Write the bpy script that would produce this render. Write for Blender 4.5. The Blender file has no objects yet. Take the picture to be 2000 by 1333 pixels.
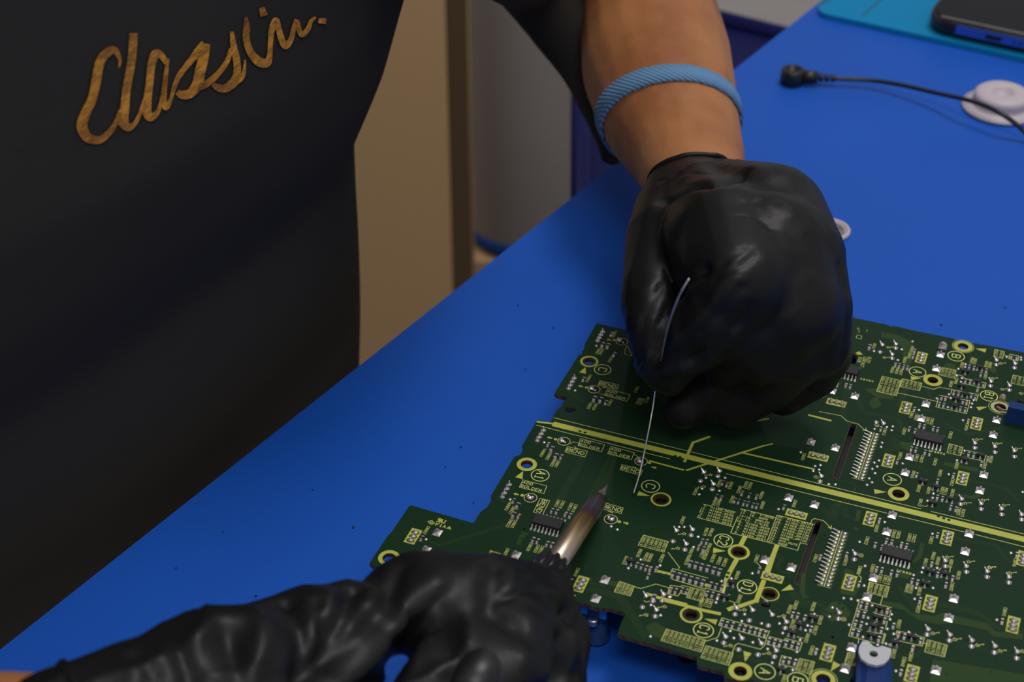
import bpy, bmesh, math, random
from mathutils import Vector, Matrix, noise
random.seed(7)
S = bpy.context.scene
COL = S.collection
# ------------------------------------------------------------------ camera
F = 3150.0; PITCH = math.radians(36.58); CAMZ = 0.38
cd = bpy.data.cameras.new('camera'); cam = bpy.data.objects.new('camera', cd); COL.objects.link(cam)
cam.location = (0, 0, CAMZ); cam.rotation_euler = (math.pi/2 - PITCH, 0, 0)
cd.sensor_width = 36; cd.lens = F/2000*36; cd.clip_start = 0.01; cd.clip_end = 30
cd.dof.use_dof = True; cd.dof.focus_distance = 0.545; cd.dof.aperture_fstop = 14
S.camera = cam
# ------------------------------------------------------------------ light
S.view_settings.view_transform = 'Standard'; S.view_settings.look = 'None'
S.view_settings.exposure = 0.0; S.view_settings.gamma = 1.0
S.view_settings.use_curve_mapping = False
w = bpy.data.worlds.new('room_light'); S.world = w; w.use_nodes = True
bg = w.node_tree.nodes['Background']; bg.inputs[0].default_value = (0.95, 0.95, 1.0, 1); bg.inputs[1].default_value = 0.33
def area(name, loc, target, size, power, color):
    l = bpy.data.lights.new(name, 'AREA'); l.shape = 'RECTANGLE'; l.size = size[0]; l.size_y = size[1]
    l.energy = power; l.color = color
    o = bpy.data.objects.new(name, l); COL.objects.link(o); o.location = loc
    o.rotation_euler = (Vector(target) - Vector(loc)).to_track_quat('-Z', 'Y').to_euler()
    return o
area('overhead_or_fill_light', (0.50, 0.85, 1.75), (0.10, 0.5, 0), (0.5, 0.5), 12.5, (1.0, 0.96, 0.93))
area('overhead_or_fill_light', (0.12, -0.45, 1.55), (0.0, 0.5, 0), (0.7, 0.35), 7.5, (1.0, 0.97, 0.95))  # unseen fill lamp, added to brighten surfaces that face the camera
# ------------------------------------------------------------------ projection helpers
def ray(x, y):
    fw = Vector((0, math.cos(PITCH), -math.sin(PITCH))); up = Vector((0, math.sin(PITCH), math.cos(PITCH)))
    return fw + Vector((1, 0, 0))*((x-1000)/F) - up*((y-666.5)/F)
def P(x, y, z=0.0):
    d = ray(x, y); return Vector((0, 0, CAMZ)) + d*((z-CAMZ)/d.z)
# ------------------------------------------------------------------ materials
def mat(name, col, rough=0.5, metal=0.0, spec=0.5, coat=0.0, coat_rough=0.1, bump=None, var=None, sheen=0.0, emit=None):
    m = bpy.data.materials.new(name); m.use_nodes = True; nt = m.node_tree; b = nt.nodes['Principled BSDF']
    b.inputs['Base Color'].default_value = (*col, 1); b.inputs['Roughness'].default_value = rough
    b.inputs['Metallic'].default_value = metal; b.inputs['Specular IOR Level'].default_value = spec
    b.inputs['Coat Weight'].default_value = coat; b.inputs['Coat Roughness'].default_value = coat_rough
    b.inputs['Sheen Weight'].default_value = sheen
    tc = nt.nodes.new('ShaderNodeTexCoord')
    if var:   # (scale, colour2, contrast_lo, contrast_hi)
        n = nt.nodes.new('ShaderNodeTexNoise'); n.inputs['Scale'].default_value = var[0]; n.inputs['Detail'].default_value = 4
        r = nt.nodes.new('ShaderNodeMapRange'); r.inputs['From Min'].default_value = var[2]; r.inputs['From Max'].default_value = var[3]
        mx = nt.nodes.new('ShaderNodeMix'); mx.data_type = 'RGBA'
        mx.inputs['A'].default_value = (*col, 1); mx.inputs['B'].default_value = (*var[1], 1)
        nt.links.new(tc.outputs['Object'], n.inputs['Vector']); nt.links.new(n.outputs['Fac'], r.inputs['Value'])
        nt.links.new(r.outputs['Result'], mx.inputs['Factor']); nt.links.new(mx.outputs['Result'], b.inputs['Base Color'])
    if bump:  # (scale, strength, distance)
        n = nt.nodes.new('ShaderNodeTexNoise'); n.inputs['Scale'].default_value = bump[0]; n.inputs['Detail'].default_value = 3
        bp = nt.nodes.new('ShaderNodeBump'); bp.inputs['Strength'].default_value = bump[1]; bp.inputs['Distance'].default_value = bump[2]
        nt.links.new(tc.outputs['Object'], n.inputs['Vector']); nt.links.new(n.outputs['Fac'], bp.inputs['Height'])
        nt.links.new(bp.outputs['Normal'], b.inputs['Normal'])
    return m
M = dict(
 blue_mat=mat('blue_rubber', (0.010, 0.096, 0.51), 0.5, spec=0.18, bump=(900, 0.15, 0.0005), var=(7, (0.010, 0.088, 0.47), 0.4, 0.6)),
 pcb=mat('green_solder_mask', (0.0072, 0.030, 0.0115), 0.6, spec=0.10, coat=0.15, coat_rough=0.05, var=(18, (0.0088, 0.033, 0.0125), 0.35, 0.65)),
 pcb_edge=mat('fibreglass_edge', (0.10, 0.055, 0.02), 0.8, var=(900, (0.03, 0.015, 0.008), 0.4, 0.6)),
 pcb_light=mat('mask_over_copper', (0.028, 0.058, 0.016), 0.6, spec=0.10, coat=0.15, coat_rough=0.05),
 pcb_dark=mat('mask_recess', (0.002, 0.040, 0.018), 0.6, spec=0.10, coat=0.12, coat_rough=0.05),
 hole=mat('hole_black', (0.004, 0.003, 0.003), 0.7),
 silk=mat('yellow_silkscreen', (0.66, 0.70, 0.20), 0.6),
 lemon=mat('yellow_mask', (0.46, 0.49, 0.065), 0.5, var=(160, (0.41, 0.42, 0.055), 0.4, 0.7)),
 copper=mat('copper_rim', (0.13, 0.06, 0.03), 0.5, metal=0.5),
 solder=mat('solder', (0.76, 0.71, 0.71), 0.33, metal=0.85, bump=(1500, 0.25, 0.0002)),
 tin=mat('tinned_lead', (0.75, 0.73, 0.73), 0.3, metal=1.0),
 chip=mat('black_epoxy', (0.010, 0.010, 0.011), 0.55),
 cap=mat('brown_ceramic', (0.22, 0.09, 0.03), 0.5),
 grey_plate=mat('grey_metal_plate', (0.46, 0.47, 0.50), 0.5, metal=0.25, bump=(300, 0.1, 0.0002)),
 blue_plastic=mat('dark_blue_plastic', (0.010, 0.036, 0.15), 0.55, spec=0.15),
 blue_band=mat('blue_band', (0.012, 0.065, 0.30), 0.6, spec=0.15),
 blue_bright=mat('bright_blue_plastic', (0.02, 0.14, 0.5), 0.4),
 glove=mat('black_nitrile', (0.0075, 0.0075, 0.008), 0.44, spec=0.24, bump=(700, 0.12, 0.0004)),
 shirt=mat('black_cotton', (0.044, 0.040, 0.034), 0.95, spec=0.12, bump=(1200, 0.3, 0.0004)),
 gold=mat('gold_foil_print', (0.85, 0.36, 0.035), 0.42, metal=0.2, bump=(170, 0.8, 0.0025), var=(50, (0.42, 0.15, 0.02), 0.42, 0.62)),
 skin=mat('skin', (0.41, 0.172, 0.066), 0.55, spec=0.25, bump=(260, 0.35, 0.0006), var=(26, (0.29, 0.105, 0.038), 0.42, 0.66)),
 strap=mat('blue_elastic', (0.13, 0.27, 0.46), 0.85, spec=0.2),
 hair=mat('arm_hair', (0.05, 0.02, 0.01), 0.6),
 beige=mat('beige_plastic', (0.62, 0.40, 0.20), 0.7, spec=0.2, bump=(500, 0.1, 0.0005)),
 shaded_edge=mat('shaded_beige_plastic', (0.12, 0.075, 0.04), 0.75, spec=0.1),  # cabinet beige with the side's shade put into the colour
 drum=mat('grey_plastic', (0.33, 0.30, 0.28), 0.7, spec=0.2),
 navy=mat('navy_plastic', (0.006, 0.007, 0.075), 0.6, spec=0.15),
 floor=mat('grey_floor', (0.50, 0.45, 0.43), 0.7, spec=0.2, var=(4, (0.45, 0.41, 0.39), 0.4, 0.6)),
 desk=mat('grey_laminate', (0.10, 0.11, 0.13), 0.5),
 turq=mat('turquoise_silicone', (0.004, 0.22, 0.46), 0.6, spec=0.12),
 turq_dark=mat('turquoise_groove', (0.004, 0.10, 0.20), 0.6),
 black_plastic=mat('black_plastic', (0.009, 0.009, 0.010), 0.4),
 white_plastic=mat('white_plastic', (0.52, 0.46, 0.50), 0.5),
 glass=mat('dark_glass', (0.008, 0.008, 0.009), 0.15, spec=0.12),
 frame_blue=mat('blue_metal_frame', (0.06, 0.17, 0.55), 0.3, metal=0.6),
 steel=mat('brushed_steel', (0.5, 0.48, 0.46), 0.3, metal=1.0),
 dust=mat('dark_dust', (0.02, 0.02, 0.03), 0.8),
)
# ------------------------------------------------------------------ mesh helpers
def link(o, parent=None):
    COL.objects.link(o)
    if parent is not None: o.parent = parent
    return o
def mesh_obj(name, verts, faces, m, parent=None, smooth=False, mi=None):
    me = bpy.data.meshes.new(name); me.from_pydata([tuple(v) for v in verts], [], faces)
    for mm in (m if isinstance(m, (list, tuple)) else [m]): me.materials.append(mm)
    if mi: me.polygons.foreach_set('material_index', mi)
    if smooth: me.polygons.foreach_set('use_smooth', [True]*len(me.polygons))
    me.update()
    return link(bpy.data.objects.new(name, me), parent)
class MB:
    """collects pieces of ONE mesh"""
    def __init__(s): s.v = []; s.f = []; s.mi = []
    def add(s, verts, faces, mi=0):
        b = len(s.v); s.v += [Vector(v) for v in verts]; s.f += [tuple(i+b for i in f) for f in faces]; s.mi += [mi]*len(faces)
    def box(s, c, size, ax=(1, 0), mi=0, taper=1.0):
        ux = Vector((ax[0], ax[1], 0)).normalized(); uy = Vector((-ux.y, ux.x, 0)); c = Vector(c); vs = []
        for dz, t in ((-.5, 1), (.5, taper)):
            for a, b in ((-.5, -.5), (.5, -.5), (.5, .5), (-.5, .5)):
                vs.append(c + ux*a*size[0]*t + uy*b*size[1]*t + Vector((0, 0, dz*size[2])))
        s.add(vs, [(3, 2, 1, 0), (4, 5, 6, 7), (0, 1, 5, 4), (1, 2, 6, 5), (2, 3, 7, 6), (3, 0, 4, 7)], mi)
    def prism(s, pts, z0, z1, mi=0, mis=None):
        n = len(pts); a = sum(pts[i][0]*pts[(i+1) % n][1]-pts[(i+1) % n][0]*pts[i][1] for i in range(n))
        if a < 0: pts = pts[::-1]
        vs = [(p[0], p[1], z0) for p in pts] + [(p[0], p[1], z1) for p in pts]
        b = len(s.v); s.add(vs, [tuple(range(n-1, -1, -1)), tuple(range(n, 2*n))], mi)
        s.add([], []); s.f += [tuple(b+k for k in (i, (i+1) % n, n+(i+1) % n, n+i)) for i in range(n)]
        s.mi += [mi if mis is None else mis]*n
    def lathe(s, prof, c=(0, 0, 0), n=20, axis=None, mi=0, xs=1.0, rot=0):
        """prof: (radius, height) list bottom to top"""
        c = Vector(c); q = (Vector(axis).normalized().to_track_quat('Z', 'Y') if axis is not None else None); vs = []
        for r, h in prof:
            for k in range(n):
                a = 2*math.pi*k/n; p = Vector((r*math.cos(a)*xs, r*math.sin(a), h))
                if rot: p = Matrix.Rotation(rot, 3, 'Z') @ p
                if q: p = q @ p
                vs.append(c+p)
        fs = []
        for i in range(len(prof)-1):
            for k in range(n): fs.append((i*n+k, i*n+(k+1) % n, (i+1)*n+(k+1) % n, (i+1)*n+k))
        fs.append(tuple(range(n-1, -1, -1))); fs.append(tuple((len(prof)-1)*n+k for k in range(n)))
        s.add(vs, fs, mi)
    def tube(s, pts, r, n=8, mi=0):
        pts = [Vector(p) for p in pts]; rs = r if isinstance(r, (list, tuple)) else [r]*len(pts); vs = []; fs = []
        prev = None
        for i, p in enumerate(pts):
            t = (pts[min(i+1, len(pts)-1)]-pts[max(i-1, 0)]).normalized()
            a = (prev - t*prev.dot(t)) if prev is not None else t.orthogonal()
            a.normalize(); prev = a; b = t.cross(a)
            for k in range(n):
                an = 2*math.pi*k/n; vs.append(p + (a*math.cos(an)+b*math.sin(an))*rs[i])
        for i in range(len(pts)-1):
            for k in range(n): fs.append((i*n+k, i*n+(k+1) % n, (i+1)*n+(k+1) % n, (i+1)*n+k))
        fs.append(tuple(range(n-1, -1, -1))); fs.append(tuple((len(pts)-1)*n+k for k in range(n)))
        s.add(vs, fs, mi)
    def build(s, name, m, parent=None, smooth=False):
        return mesh_obj(name, s.v, s.f, m, parent, smooth, s.mi)
def empty(name, loc=(0, 0, 0), label=None, cat=None, group=None):
    o = bpy.data.objects.new(name, None); o.empty_display_size = 0.01; COL.objects.link(o); o.location = loc
    tag(o, label, cat, group); return o
def tag(o, label=None, cat=None, group=None, kind=None):
    if label: o['label'] = label
    if cat: o['category'] = cat
    if group: o['group'] = group
    if kind: o['kind'] = kind
    return o
def spline(pts, n=6):
    pts = [Vector(p) for p in pts]; out = []
    for i in range(len(pts)-1):
        p0 = pts[max(i-1, 0)]; p1 = pts[i]; p2 = pts[i+1]; p3 = pts[min(i+2, len(pts)-1)]
        for k in range(n):
            t = k/n; out.append(0.5*((2*p1)+(p2-p0)*t+(2*p0-5*p1+4*p2-p3)*t*t+(3*p1-p0-3*p2+p3)*t**3))
    out.append(pts[-1]); return out
# ------------------------------------------------------------------ setting
fl = MB(); fl.box((0.5, 2.0, -0.76), (9, 9, 0.02)); tag(fl.build('floor', M['floor']), kind='structure')
Ea = P(0, 1270); Eb = P(1530, 60); ED = (Eb-Ea).normalized(); EN = Vector((ED.y, -ED.x, 0))   # edge direction, desk side
A0 = Ea - ED*0.55; B0 = Eb + ED*0.75
def quad(off0, off1, z0, z1, a=A0, b=B0):
    return [(a+EN*off0), (b+EN*off0), (b+EN*off1), (a+EN*off1)]
m_ = MB(); m_.prism(quad(0, 1.0, 0, 0), -0.002, 0.0)
tag(m_.build('desk_mat', M['blue_mat']), 'large plain blue rubber mat covering the desk under the green circuit board', 'mat')
desk = empty('desk', (A0+B0)/2 + Vector((0, 0, -0.75)) + EN*0.5, 'grey desk with a straight front edge, under the blue rubber mat', 'desk')
dk = MB(); q = quad(0.004, 0.99, 0, 0); dk.prism([p - desk.location for p in q], 0.72, 0.748); dk.build('desk_top', M['desk'], desk)
for p in (A0+ED*.05+EN*.06, B0-ED*.05+EN*.06, A0+ED*.05+EN*.94, B0-ED*.05+EN*.94):
    l = MB(); l.box((p.x-desk.location.x, p.y-desk.location.y, 0.36), (0.05, 0.05, 0.72), (ED.x, ED.y)); l.build('leg', M['desk'], desk)
# beige cabinet behind the desk
def PY(x, y, Y):
    d = ray(x, y); return Vector((0, 0, CAMZ)) + d*(Y/d.y)
cab_y = 1.32
x0 = PY(560, 400, cab_y).x; x1 = PY(880, 400, cab_y).x; xs = PY(925, 400, cab_y).x
cabinet = empty('cabinet', ((x0+x1)/2, cab_y+0.03, -0.75), 'beige plastic cabinet with a rounded corner beyond the desk edge', 'cabinet')
def rel(o, p): return Vector(p) - o.location
c = MB(); pts = [(x0-0.15, cab_y), (x1, cab_y), (x1, cab_y+0.06), (x0-.15, cab_y+0.06)]
c.prism([tuple(rel(cabinet, (*p, 0)).xy) for p in pts], 0.0, 1.05); c.build('body', M['beige'], cabinet)
c = MB(); c.prism([tuple(rel(cabinet, (x, y, 0)).xy) for x, y in ((x1+.001, cab_y+.004), (x1+.018, cab_y+.03), (x1+.018, cab_y+.06), (x1+.001, cab_y+.06))], 0.0, 1.05); o = c.build('side_panel', M['shaded_edge'], cabinet); o['label'] = 'beige side edge with its shade painted in brown'  # bevelled beige side, its shade painted as a darker brown
c = MB(); c.tube([rel(cabinet, (xs-0.0025, cab_y+0.05, -.75)), rel(cabinet, (xs-0.009, cab_y+0.05, 0.3))], 0.0028, 10); c.build('trim_strip', M['beige'], cabinet, True)
ya = 1.47; zb = PY(1028, 508, ya-0.06).z
cen = PY(1026, 300, ya); rr = (PY(1142, 300, ya).x-PY(912, 300, ya).x)/2
ped = MB(); ped.box((cen.x-0.02, ya+0.0, (-0.75+zb)/2-0.002), (rr*1.7, rr*1.9, zb+0.75-0.004)); 
tag(ped.build('stand', M['beige']), 'beige stand under the grey drum behind the desk', 'stand')
drum = empty('drum', (cen.x, ya, zb), 'upright grey cylindrical drum with a blue band round its bottom', 'drum')
d = MB(); d.lathe([(rr*.985, 0.015), (rr, 0.018), (rr*1.0, 0.30), (rr*1.03, .62), (rr*1.03, .75)], n=48, c=(0, 0, 0)); d.build('wall', M['drum'], drum, True)
d = MB(); d.lathe([(rr*.97, 0.0), (rr*1.01, 0.006), (rr*1.01, 0.017)], n=48); o = d.build('base_band', M['blue_band'], drum, True); o['label'] = 'blue bottom band'
# navy bin below the far desk edge
bc = [P(1136, -26, -0.12), P(1542, 76, -0.12), P(1580, 230, -0.12), P(1136, 460, -0.12)]
cc = sum(bc, Vector())/4
crate = empty('storage_bin', (cc.x, cc.y, -0.75), 'dark blue plastic bin below the far end of the desk edge', 'bin')
lo = [(rel(crate, p).x*.94, rel(crate, p).y*.94) for p in bc]; hi = [(rel(crate, p).x, rel(crate, p).y) for p in bc]
cr = MB(); cr.add([(p[0], p[1], 0) for p in lo]+[(p[0], p[1], .63) for p in hi], [(3, 2, 1, 0), (4, 5, 6, 7), (0, 1, 5, 4), (1, 2, 6, 5), (2, 3, 7, 6), (3, 0, 4, 7)]); cr.build('bin_body', M['navy'], crate)
cr = MB(); cr.tube([(p[0], p[1], 0.63) for p in hi+hi[:1]], 0.008, 10); cr.build('rim', M['navy'], crate, True)
# dust on the mat
du = MB()
for x, y in ((1963, 601), (611, 957), (690, 1031), (344, 1110), (1012, 597), (1081, 641), (1026, 722), (500, 1165), (435, 1040), (900, 874), (925, 983), (870, 913), (1547, 545), (1838, 635)):
    q = P(x, y, 0.0002); du.lathe([(0.0005, 0), (0.0004, 0.0004), (0.0001, 0.0006)], q, 6, xs=random.uniform(.4, 1))
tag(du.build('dust_specks', M['dust']), 'tiny dark crumbs and specks scattered over the blue desk mat', 'dust', kind='stuff')
from mathutils.geometry import tessellate_polygon
# ------------------------------------------------------------------ circuit board
ZB = 0.020; YAW = math.radians(-21.5)
UX = Vector((math.cos(YAW), math.sin(YAW), 0)); VX = Vector((-UX.y, UX.x, 0))
CR = dict(A=(1000, 600, 4.9375), B=(1350, 600, 4.9375), C=(1600, 600, 4.9375), D=(700, 850, 4.9375), E=(1000, 850, 4.9375),
          F=(1350, 850, 4.9375), G=(1600, 850, 4.9375), H=(1000, 1080, 5), I=(1300, 1080, 5), J=(1600, 1080, 5),
          K=(1350, 960, 7.984), L=(1860, 740, 14.286), N=(720, 980, 10), X=(0, 0, 1))
BO = P(1500, 950, ZB)
board = empty('circuit_board', (BO.x, BO.y, ZB-0.0016), 'large green circuit board with yellow lettering and dense solder joints under both gloved hands', 'circuit board')
def bp(k, x, y):
    """crop pixel -> board millimetres (u, v)"""
    ox, oy, s = CR[k]; q = P(ox+x/s, oy+y/s, ZB) - BO; return (q.dot(UX)*1000, q.dot(VX)*1000)
board.rotation_euler = (0, 0, YAW)
# everything on the board is built in metres in the board's own frame, top face at z = 0.0016
T = 0.0016
def mm(p, z=0.0): return Vector((p[0]/1000, p[1]/1000, T+z/1000))
outl = [('X', 1165, 632), ('A', 700, 360), ('A', 708, 378), ('A', 690, 418), ('A', 676, 425), ('A', 680, 448), ('A', 640, 468), ('A', 412, 828), ('A', 425, 848), ('A', 500, 868), ('A', 530, 870),
        ('A', 518, 905), ('A', 492, 915), ('A', 500, 945), ('A', 440, 985), ('A', 370, 1112), ('A', 262, 1094), ('A', 240, 1094),
        ('A', 105, 1325), ('E', 100, 90), ('E', 112, 115), ('E', 85, 190), ('E', 22, 212), ('D', 1500, 218), ('D', 1278, 585), ('D', 1280, 640), ('D', 1240, 700), ('D', 1180, 740), ('D', 1115, 845),
        ('D', 1095, 848), ('D', 512, 680), ('D', 490, 684), ('D', 358, 880), ('D', 318, 940), ('D', 285, 970), ('D', 108, 1235), ('D', 145, 1262), ('D', 300, 1305),
        ('D', 850, 1330), ('D', 1600, 1480), ('H', 500, 590), ('H', 555, 520), ('H', 600, 474), ('H', 735, 500), ('H', 760, 520), ('H', 860, 545), ('H', 960, 545), ('H', 1090, 585), ('H', 1106, 605), ('H', 1065, 690), ('H', 1030, 798),
        ('H', 1805, 1022), ('H', 1810, 1105), ('I', 310, 1105), ('I', 565, 1165), ('I', 575, 1230), ('I', 860, 1250), ('I', 1000, 1290), ('I', 1250, 1420), ('X', 2120, 1500),
        ('X', 2170, 1100), ('X', 2150, 722), ('L', 2300, 700), ('L', 1810, 600), ('L', 1700, 1150), ('L', 2300, 1290)]
outl = outl[:-4] + [('X', 2110, 712)]
top = [('X', 2000, 689), ('C', 1630, 372), ('C', 1560, 362), ('C', 1300, 312), ('C', 1285, 300), ('C', 1230, 292), ('C', 1120, 268), ('C', 930, 232), ('C', 720, 182), ('C', 690, 188), ('C', 640, 165), ('C', 590, 158), ('C', 355, 108), ('X', 1480, 583), ('X', 1420, 690), ('X', 1215, 643)]
pts = [bp(*p) for p in outl + top]
holes = [('X', 1151, 706.5, 1.95), ('X', 1029, 907.6, 2.05), ('X', 760, 1090.5, 2.1), ('X', 1291, 976, 2.1), ('X', 1443, 1079, 2.05), ('X', 1350, 1201.5, 2.0), ('X', 1503, 1161, 2.0),
         ('X', 1446, 1312, 1.95), ('X', 1608, 1328, 2.1), ('X', 1755, 965, 2.1), ('X', 1822, 743, 1.9), ('X', 1881, 677, 1.95), ('L', 1335, 800, 1.9), ('A', 562, 990, 1.8)]
# slots and cut-outs as polygons
def slot_poly(p, q, wd):
    p = Vector(p); q = Vector(q); t = (q-p).normalized(); n = Vector((-t.y, t.x)); out = []
    for c0, s0 in ((p, -1), (q, 1)):
        for k in range(7):
            a = math.pi*k/6 - math.pi/2; out.append(c0 + t*s0*math.cos(a)*wd/2 + n*s0*math.sin(a)*wd/2)
    return out
slots = [slot_poly(bp('C', 330, 1145), bp('G', 165, 402), 2.2), slot_poly(bp('F', 1228, 850), bp('I', 1292, 292), 2.0)]
cut = [[bp('B', 1500, 455), bp('B', 1560, 452), bp('B', 1600, 480), bp('B', 1585, 548), bp('B', 1490, 548)],
       [bp('L', 1820, 600), bp('L', 2250, 700), bp('L', 2180, 1330), bp('L', 1700, 1160), bp('L', 1760, 690)],
       [bp('J', 310, 1200), bp('J', 350, 1210), bp('J', 350, 1300), bp('J', 290, 1300)],
       [bp('I', 940, 478), bp('I', 1025, 490), bp('I', 1015, 540), bp('I', 930, 520)]]
cu = bpy.data.curves.new('substrate', 'CURVE'); cu.dimensions = '2D'; cu.fill_mode = 'BOTH'; cu.extrude = T/2
def addsp(ps):
    sp = cu.splines.new('POLY'); sp.points.add(len(ps)-1); sp.use_cyclic_u = True
    for i, p in enumerate(ps): sp.points[i].co = (p[0]/1000, p[1]/1000, 0, 1)
addsp(pts)
for k, x, y, r in holes:
    c0 = bp(k, x, y); addsp([(c0[0]+r*math.cos(2*math.pi*i/40), c0[1]+r*math.sin(2*math.pi*i/40)) for i in range(40)])
for s_ in slots+cut: addsp([tuple(p) for p in s_])
tmp = bpy.data.objects.new('tmp', cu); COL.objects.link(tmp); dg = bpy.context.evaluated_depsgraph_get(); dg.update()
me = bpy.data.meshes.new_from_object(tmp.evaluated_get(dg)); bpy.data.objects.remove(tmp); me.name = 'substrate'
me.materials.clear(); me.materials.append(M['pcb']); me.materials.append(M['pcb_edge'])
for p_ in me.polygons: p_.material_index = 0 if abs(p_.normal.z) > 0.5 else 1; p_.use_smooth = False
sub = link(bpy.data.objects.new('substrate', me), board); sub.location = (0, 0, T/2)
# ---- printed layers -------------------------------------------------
class Print:
    def __init__(s, z): s.mb = MB(); s.z = z; s.i = 0
    def poly(s, ps):
        n = len(ps); a = sum(ps[i][0]*ps[(i+1) % n][1]-ps[(i+1) % n][0]*ps[i][1] for i in range(n))
        if a < 0: ps = ps[::-1]
        s.i = (s.i+1) % 40; zz = s.z+s.i*.0003; s.mb.add([mm(p, zz) for p in ps], [tuple(range(n))] if n < 5 else [tuple(t) for t in tessellate_polygon([[Vector((p[0], p[1], 0)) for p in ps]])])
    def line(s, ps, w, closed=False, cap=True):
        ps = [Vector(p) for p in ps]
        if closed: ps = ps + [ps[0]]
        for a, b in zip(ps, ps[1:]):
            t = (b-a)
            if t.length < 1e-6: continue
            t.normalize(); n = Vector((-t.y, t.x))*w/2; e = t*w/2 if cap else t*0
            s.poly([a-n-e, b-n+e, b+n+e, a+n-e])
    def ring(s, c, r0, r1, n=48, a0=0, a1=2*math.pi):
        vs = []
        full = abs(a1-a0-2*math.pi) < 1e-6
        for k in range(n+1):
            a = a0+(a1-a0)*k/n
            vs += [mm((c[0]+r0*math.cos(a), c[1]+r0*math.sin(a)), s.z), mm((c[0]+r1*math.cos(a), c[1]+r1*math.sin(a)), s.z)]
        s.mb.add(vs, [(2*k, 2*k+1, 2*k+3, 2*k+2) for k in range(n)])
silk = Print(0.032); lemon = Print(0.018); light = Print(0.004); dark = Print(0.030); cop = Print(0.010); black = Print(0.050)
G5 = {  # stroke font in a 4 x 6 box
'A': ['0,0 2,6 4,0', '0.8,2.2 3.2,2.2'], 'B': ['0,0 0,6 3,6 4,5 4,4 3,3 4,2 4,1 3,0 0,0', '0,3 3,3'], 'C': ['4,5 3,6 1,6 0,5 0,1 1,0 3,0 4,1'],
'D': ['0,0 0,6 2.5,6 4,4.5 4,1.5 2.5,0 0,0'], 'E': ['4,6 0,6 0,0 4,0', '0,3 3,3'], 'F': ['4,6 0,6 0,0', '0,3 3,3'], 'G': ['4,5 3,6 1,6 0,5 0,1 1,0 3,0 4,1 4,3 2.4,3'],
'I': ['2,0 2,6', '1.2,6 2.8,6', '1.2,0 2.8,0'], 'L': ['0,6 0,0 4,0'], 'M': ['0,0 0,6 2,3 4,6 4,0'], 'N': ['0,0 0,6 4,0 4,6'], 'O': ['1,0 0,1 0,5 1,6 3,6 4,5 4,1 3,0 1,0'],
'Q': ['1,0 0,1 0,5 1,6 3,6 4,5 4,1 3,0 1,0', '2.5,1.5 4,0'], 'R': ['0,0 0,6 3,6 4,5 4,4 3,3 0,3', '2,3 4,0'], 'S': ['4,5 3,6 1,6 0,5 0,4 1,3 3,3 4,2 4,1 3,0 1,0 0,1'],
'T': ['0,6 4,6', '2,6 2,0'], 'U': ['0,6 0,1 1,0 3,0 4,1 4,6'], 'V': ['0,6 2,0 4,6'], 'X': ['0,0 4,6', '0,6 4,0'], 'Y': ['0,6 2,3 4,6', '2,3 2,0'], 'Z': ['0,6 4,6 0,0 4,0'],
'0': ['1,0 0,1 0,5 1,6 3,6 4,5 4,1 3,0 1,0'], '1': ['1,5 2,6 2,0', '1,0 3,0'], '2': ['0,5 1,6 3,6 4,5 4,4 0,0 4,0'], '3': ['0,6 4,6 2,3.5 4,2 4,1 3,0 1,0 0,1'],
'4': ['3,0 3,6 0,2 4,2'], '5': ['4,6 0,6 0,3.5 3,3.5 4,2.5 4,1 3,0 0,0'], '6': ['3.5,6 1,6 0,4 0,1 1,0 3,0 4,1 4,2.5 3,3.4 0,3'], '7': ['0,6 4,6 1.5,0'],
'8': ['1,3 0,4 0,5 1,6 3,6 4,5 4,4 3,3 1,3 0,2 0,1 1,0 3,0 4,1 4,2 3,3'], '9': ['0.5,0 3,0 4,2 4,5 3,6 1,6 0,5 0,3.5 1,2.6 4,3'],
'.': ['1.5,0 2,0'], '-': ['0.5,3 3.5,3'], '_': ['0,0 4,0'], '+': ['0.5,3 3.5,3', '2,1.5 2,4.5'], ' ': []}
G5 = {k: [[tuple(map(float, q.split(','))) for q in s_.split()] for s_ in v] for k, v in G5.items()}
def text(t, o, h, wid=None, adv=None, rot=False, lw=0.16, layer=None):
    """o = left-bottom corner (u, v); rot: reads toward -v with letter tops toward +u"""
    layer = layer or silk; wid = wid or h*0.55; adv = adv or wid*1.45
    for i, ch in enumerate(t):
        for st in G5.get(ch, []):
            q = [(i*adv + a/4*wid, b/6*h) for a, b in st]
            q = [((o[0]+b, o[1]-a) if rot else (o[0]+a, o[1]+b)) for a, b in q]
            layer.line(q, lw)
def L(s_): return [tuple([t_[0]] + [float(z) for z in t_[1:].split(',')]) for t_ in s_.split()]
def PL(s_):
    k = s_[0]; return [bp(k, *map(float, q.split(','))) for q in s_[1:].split()]
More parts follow.
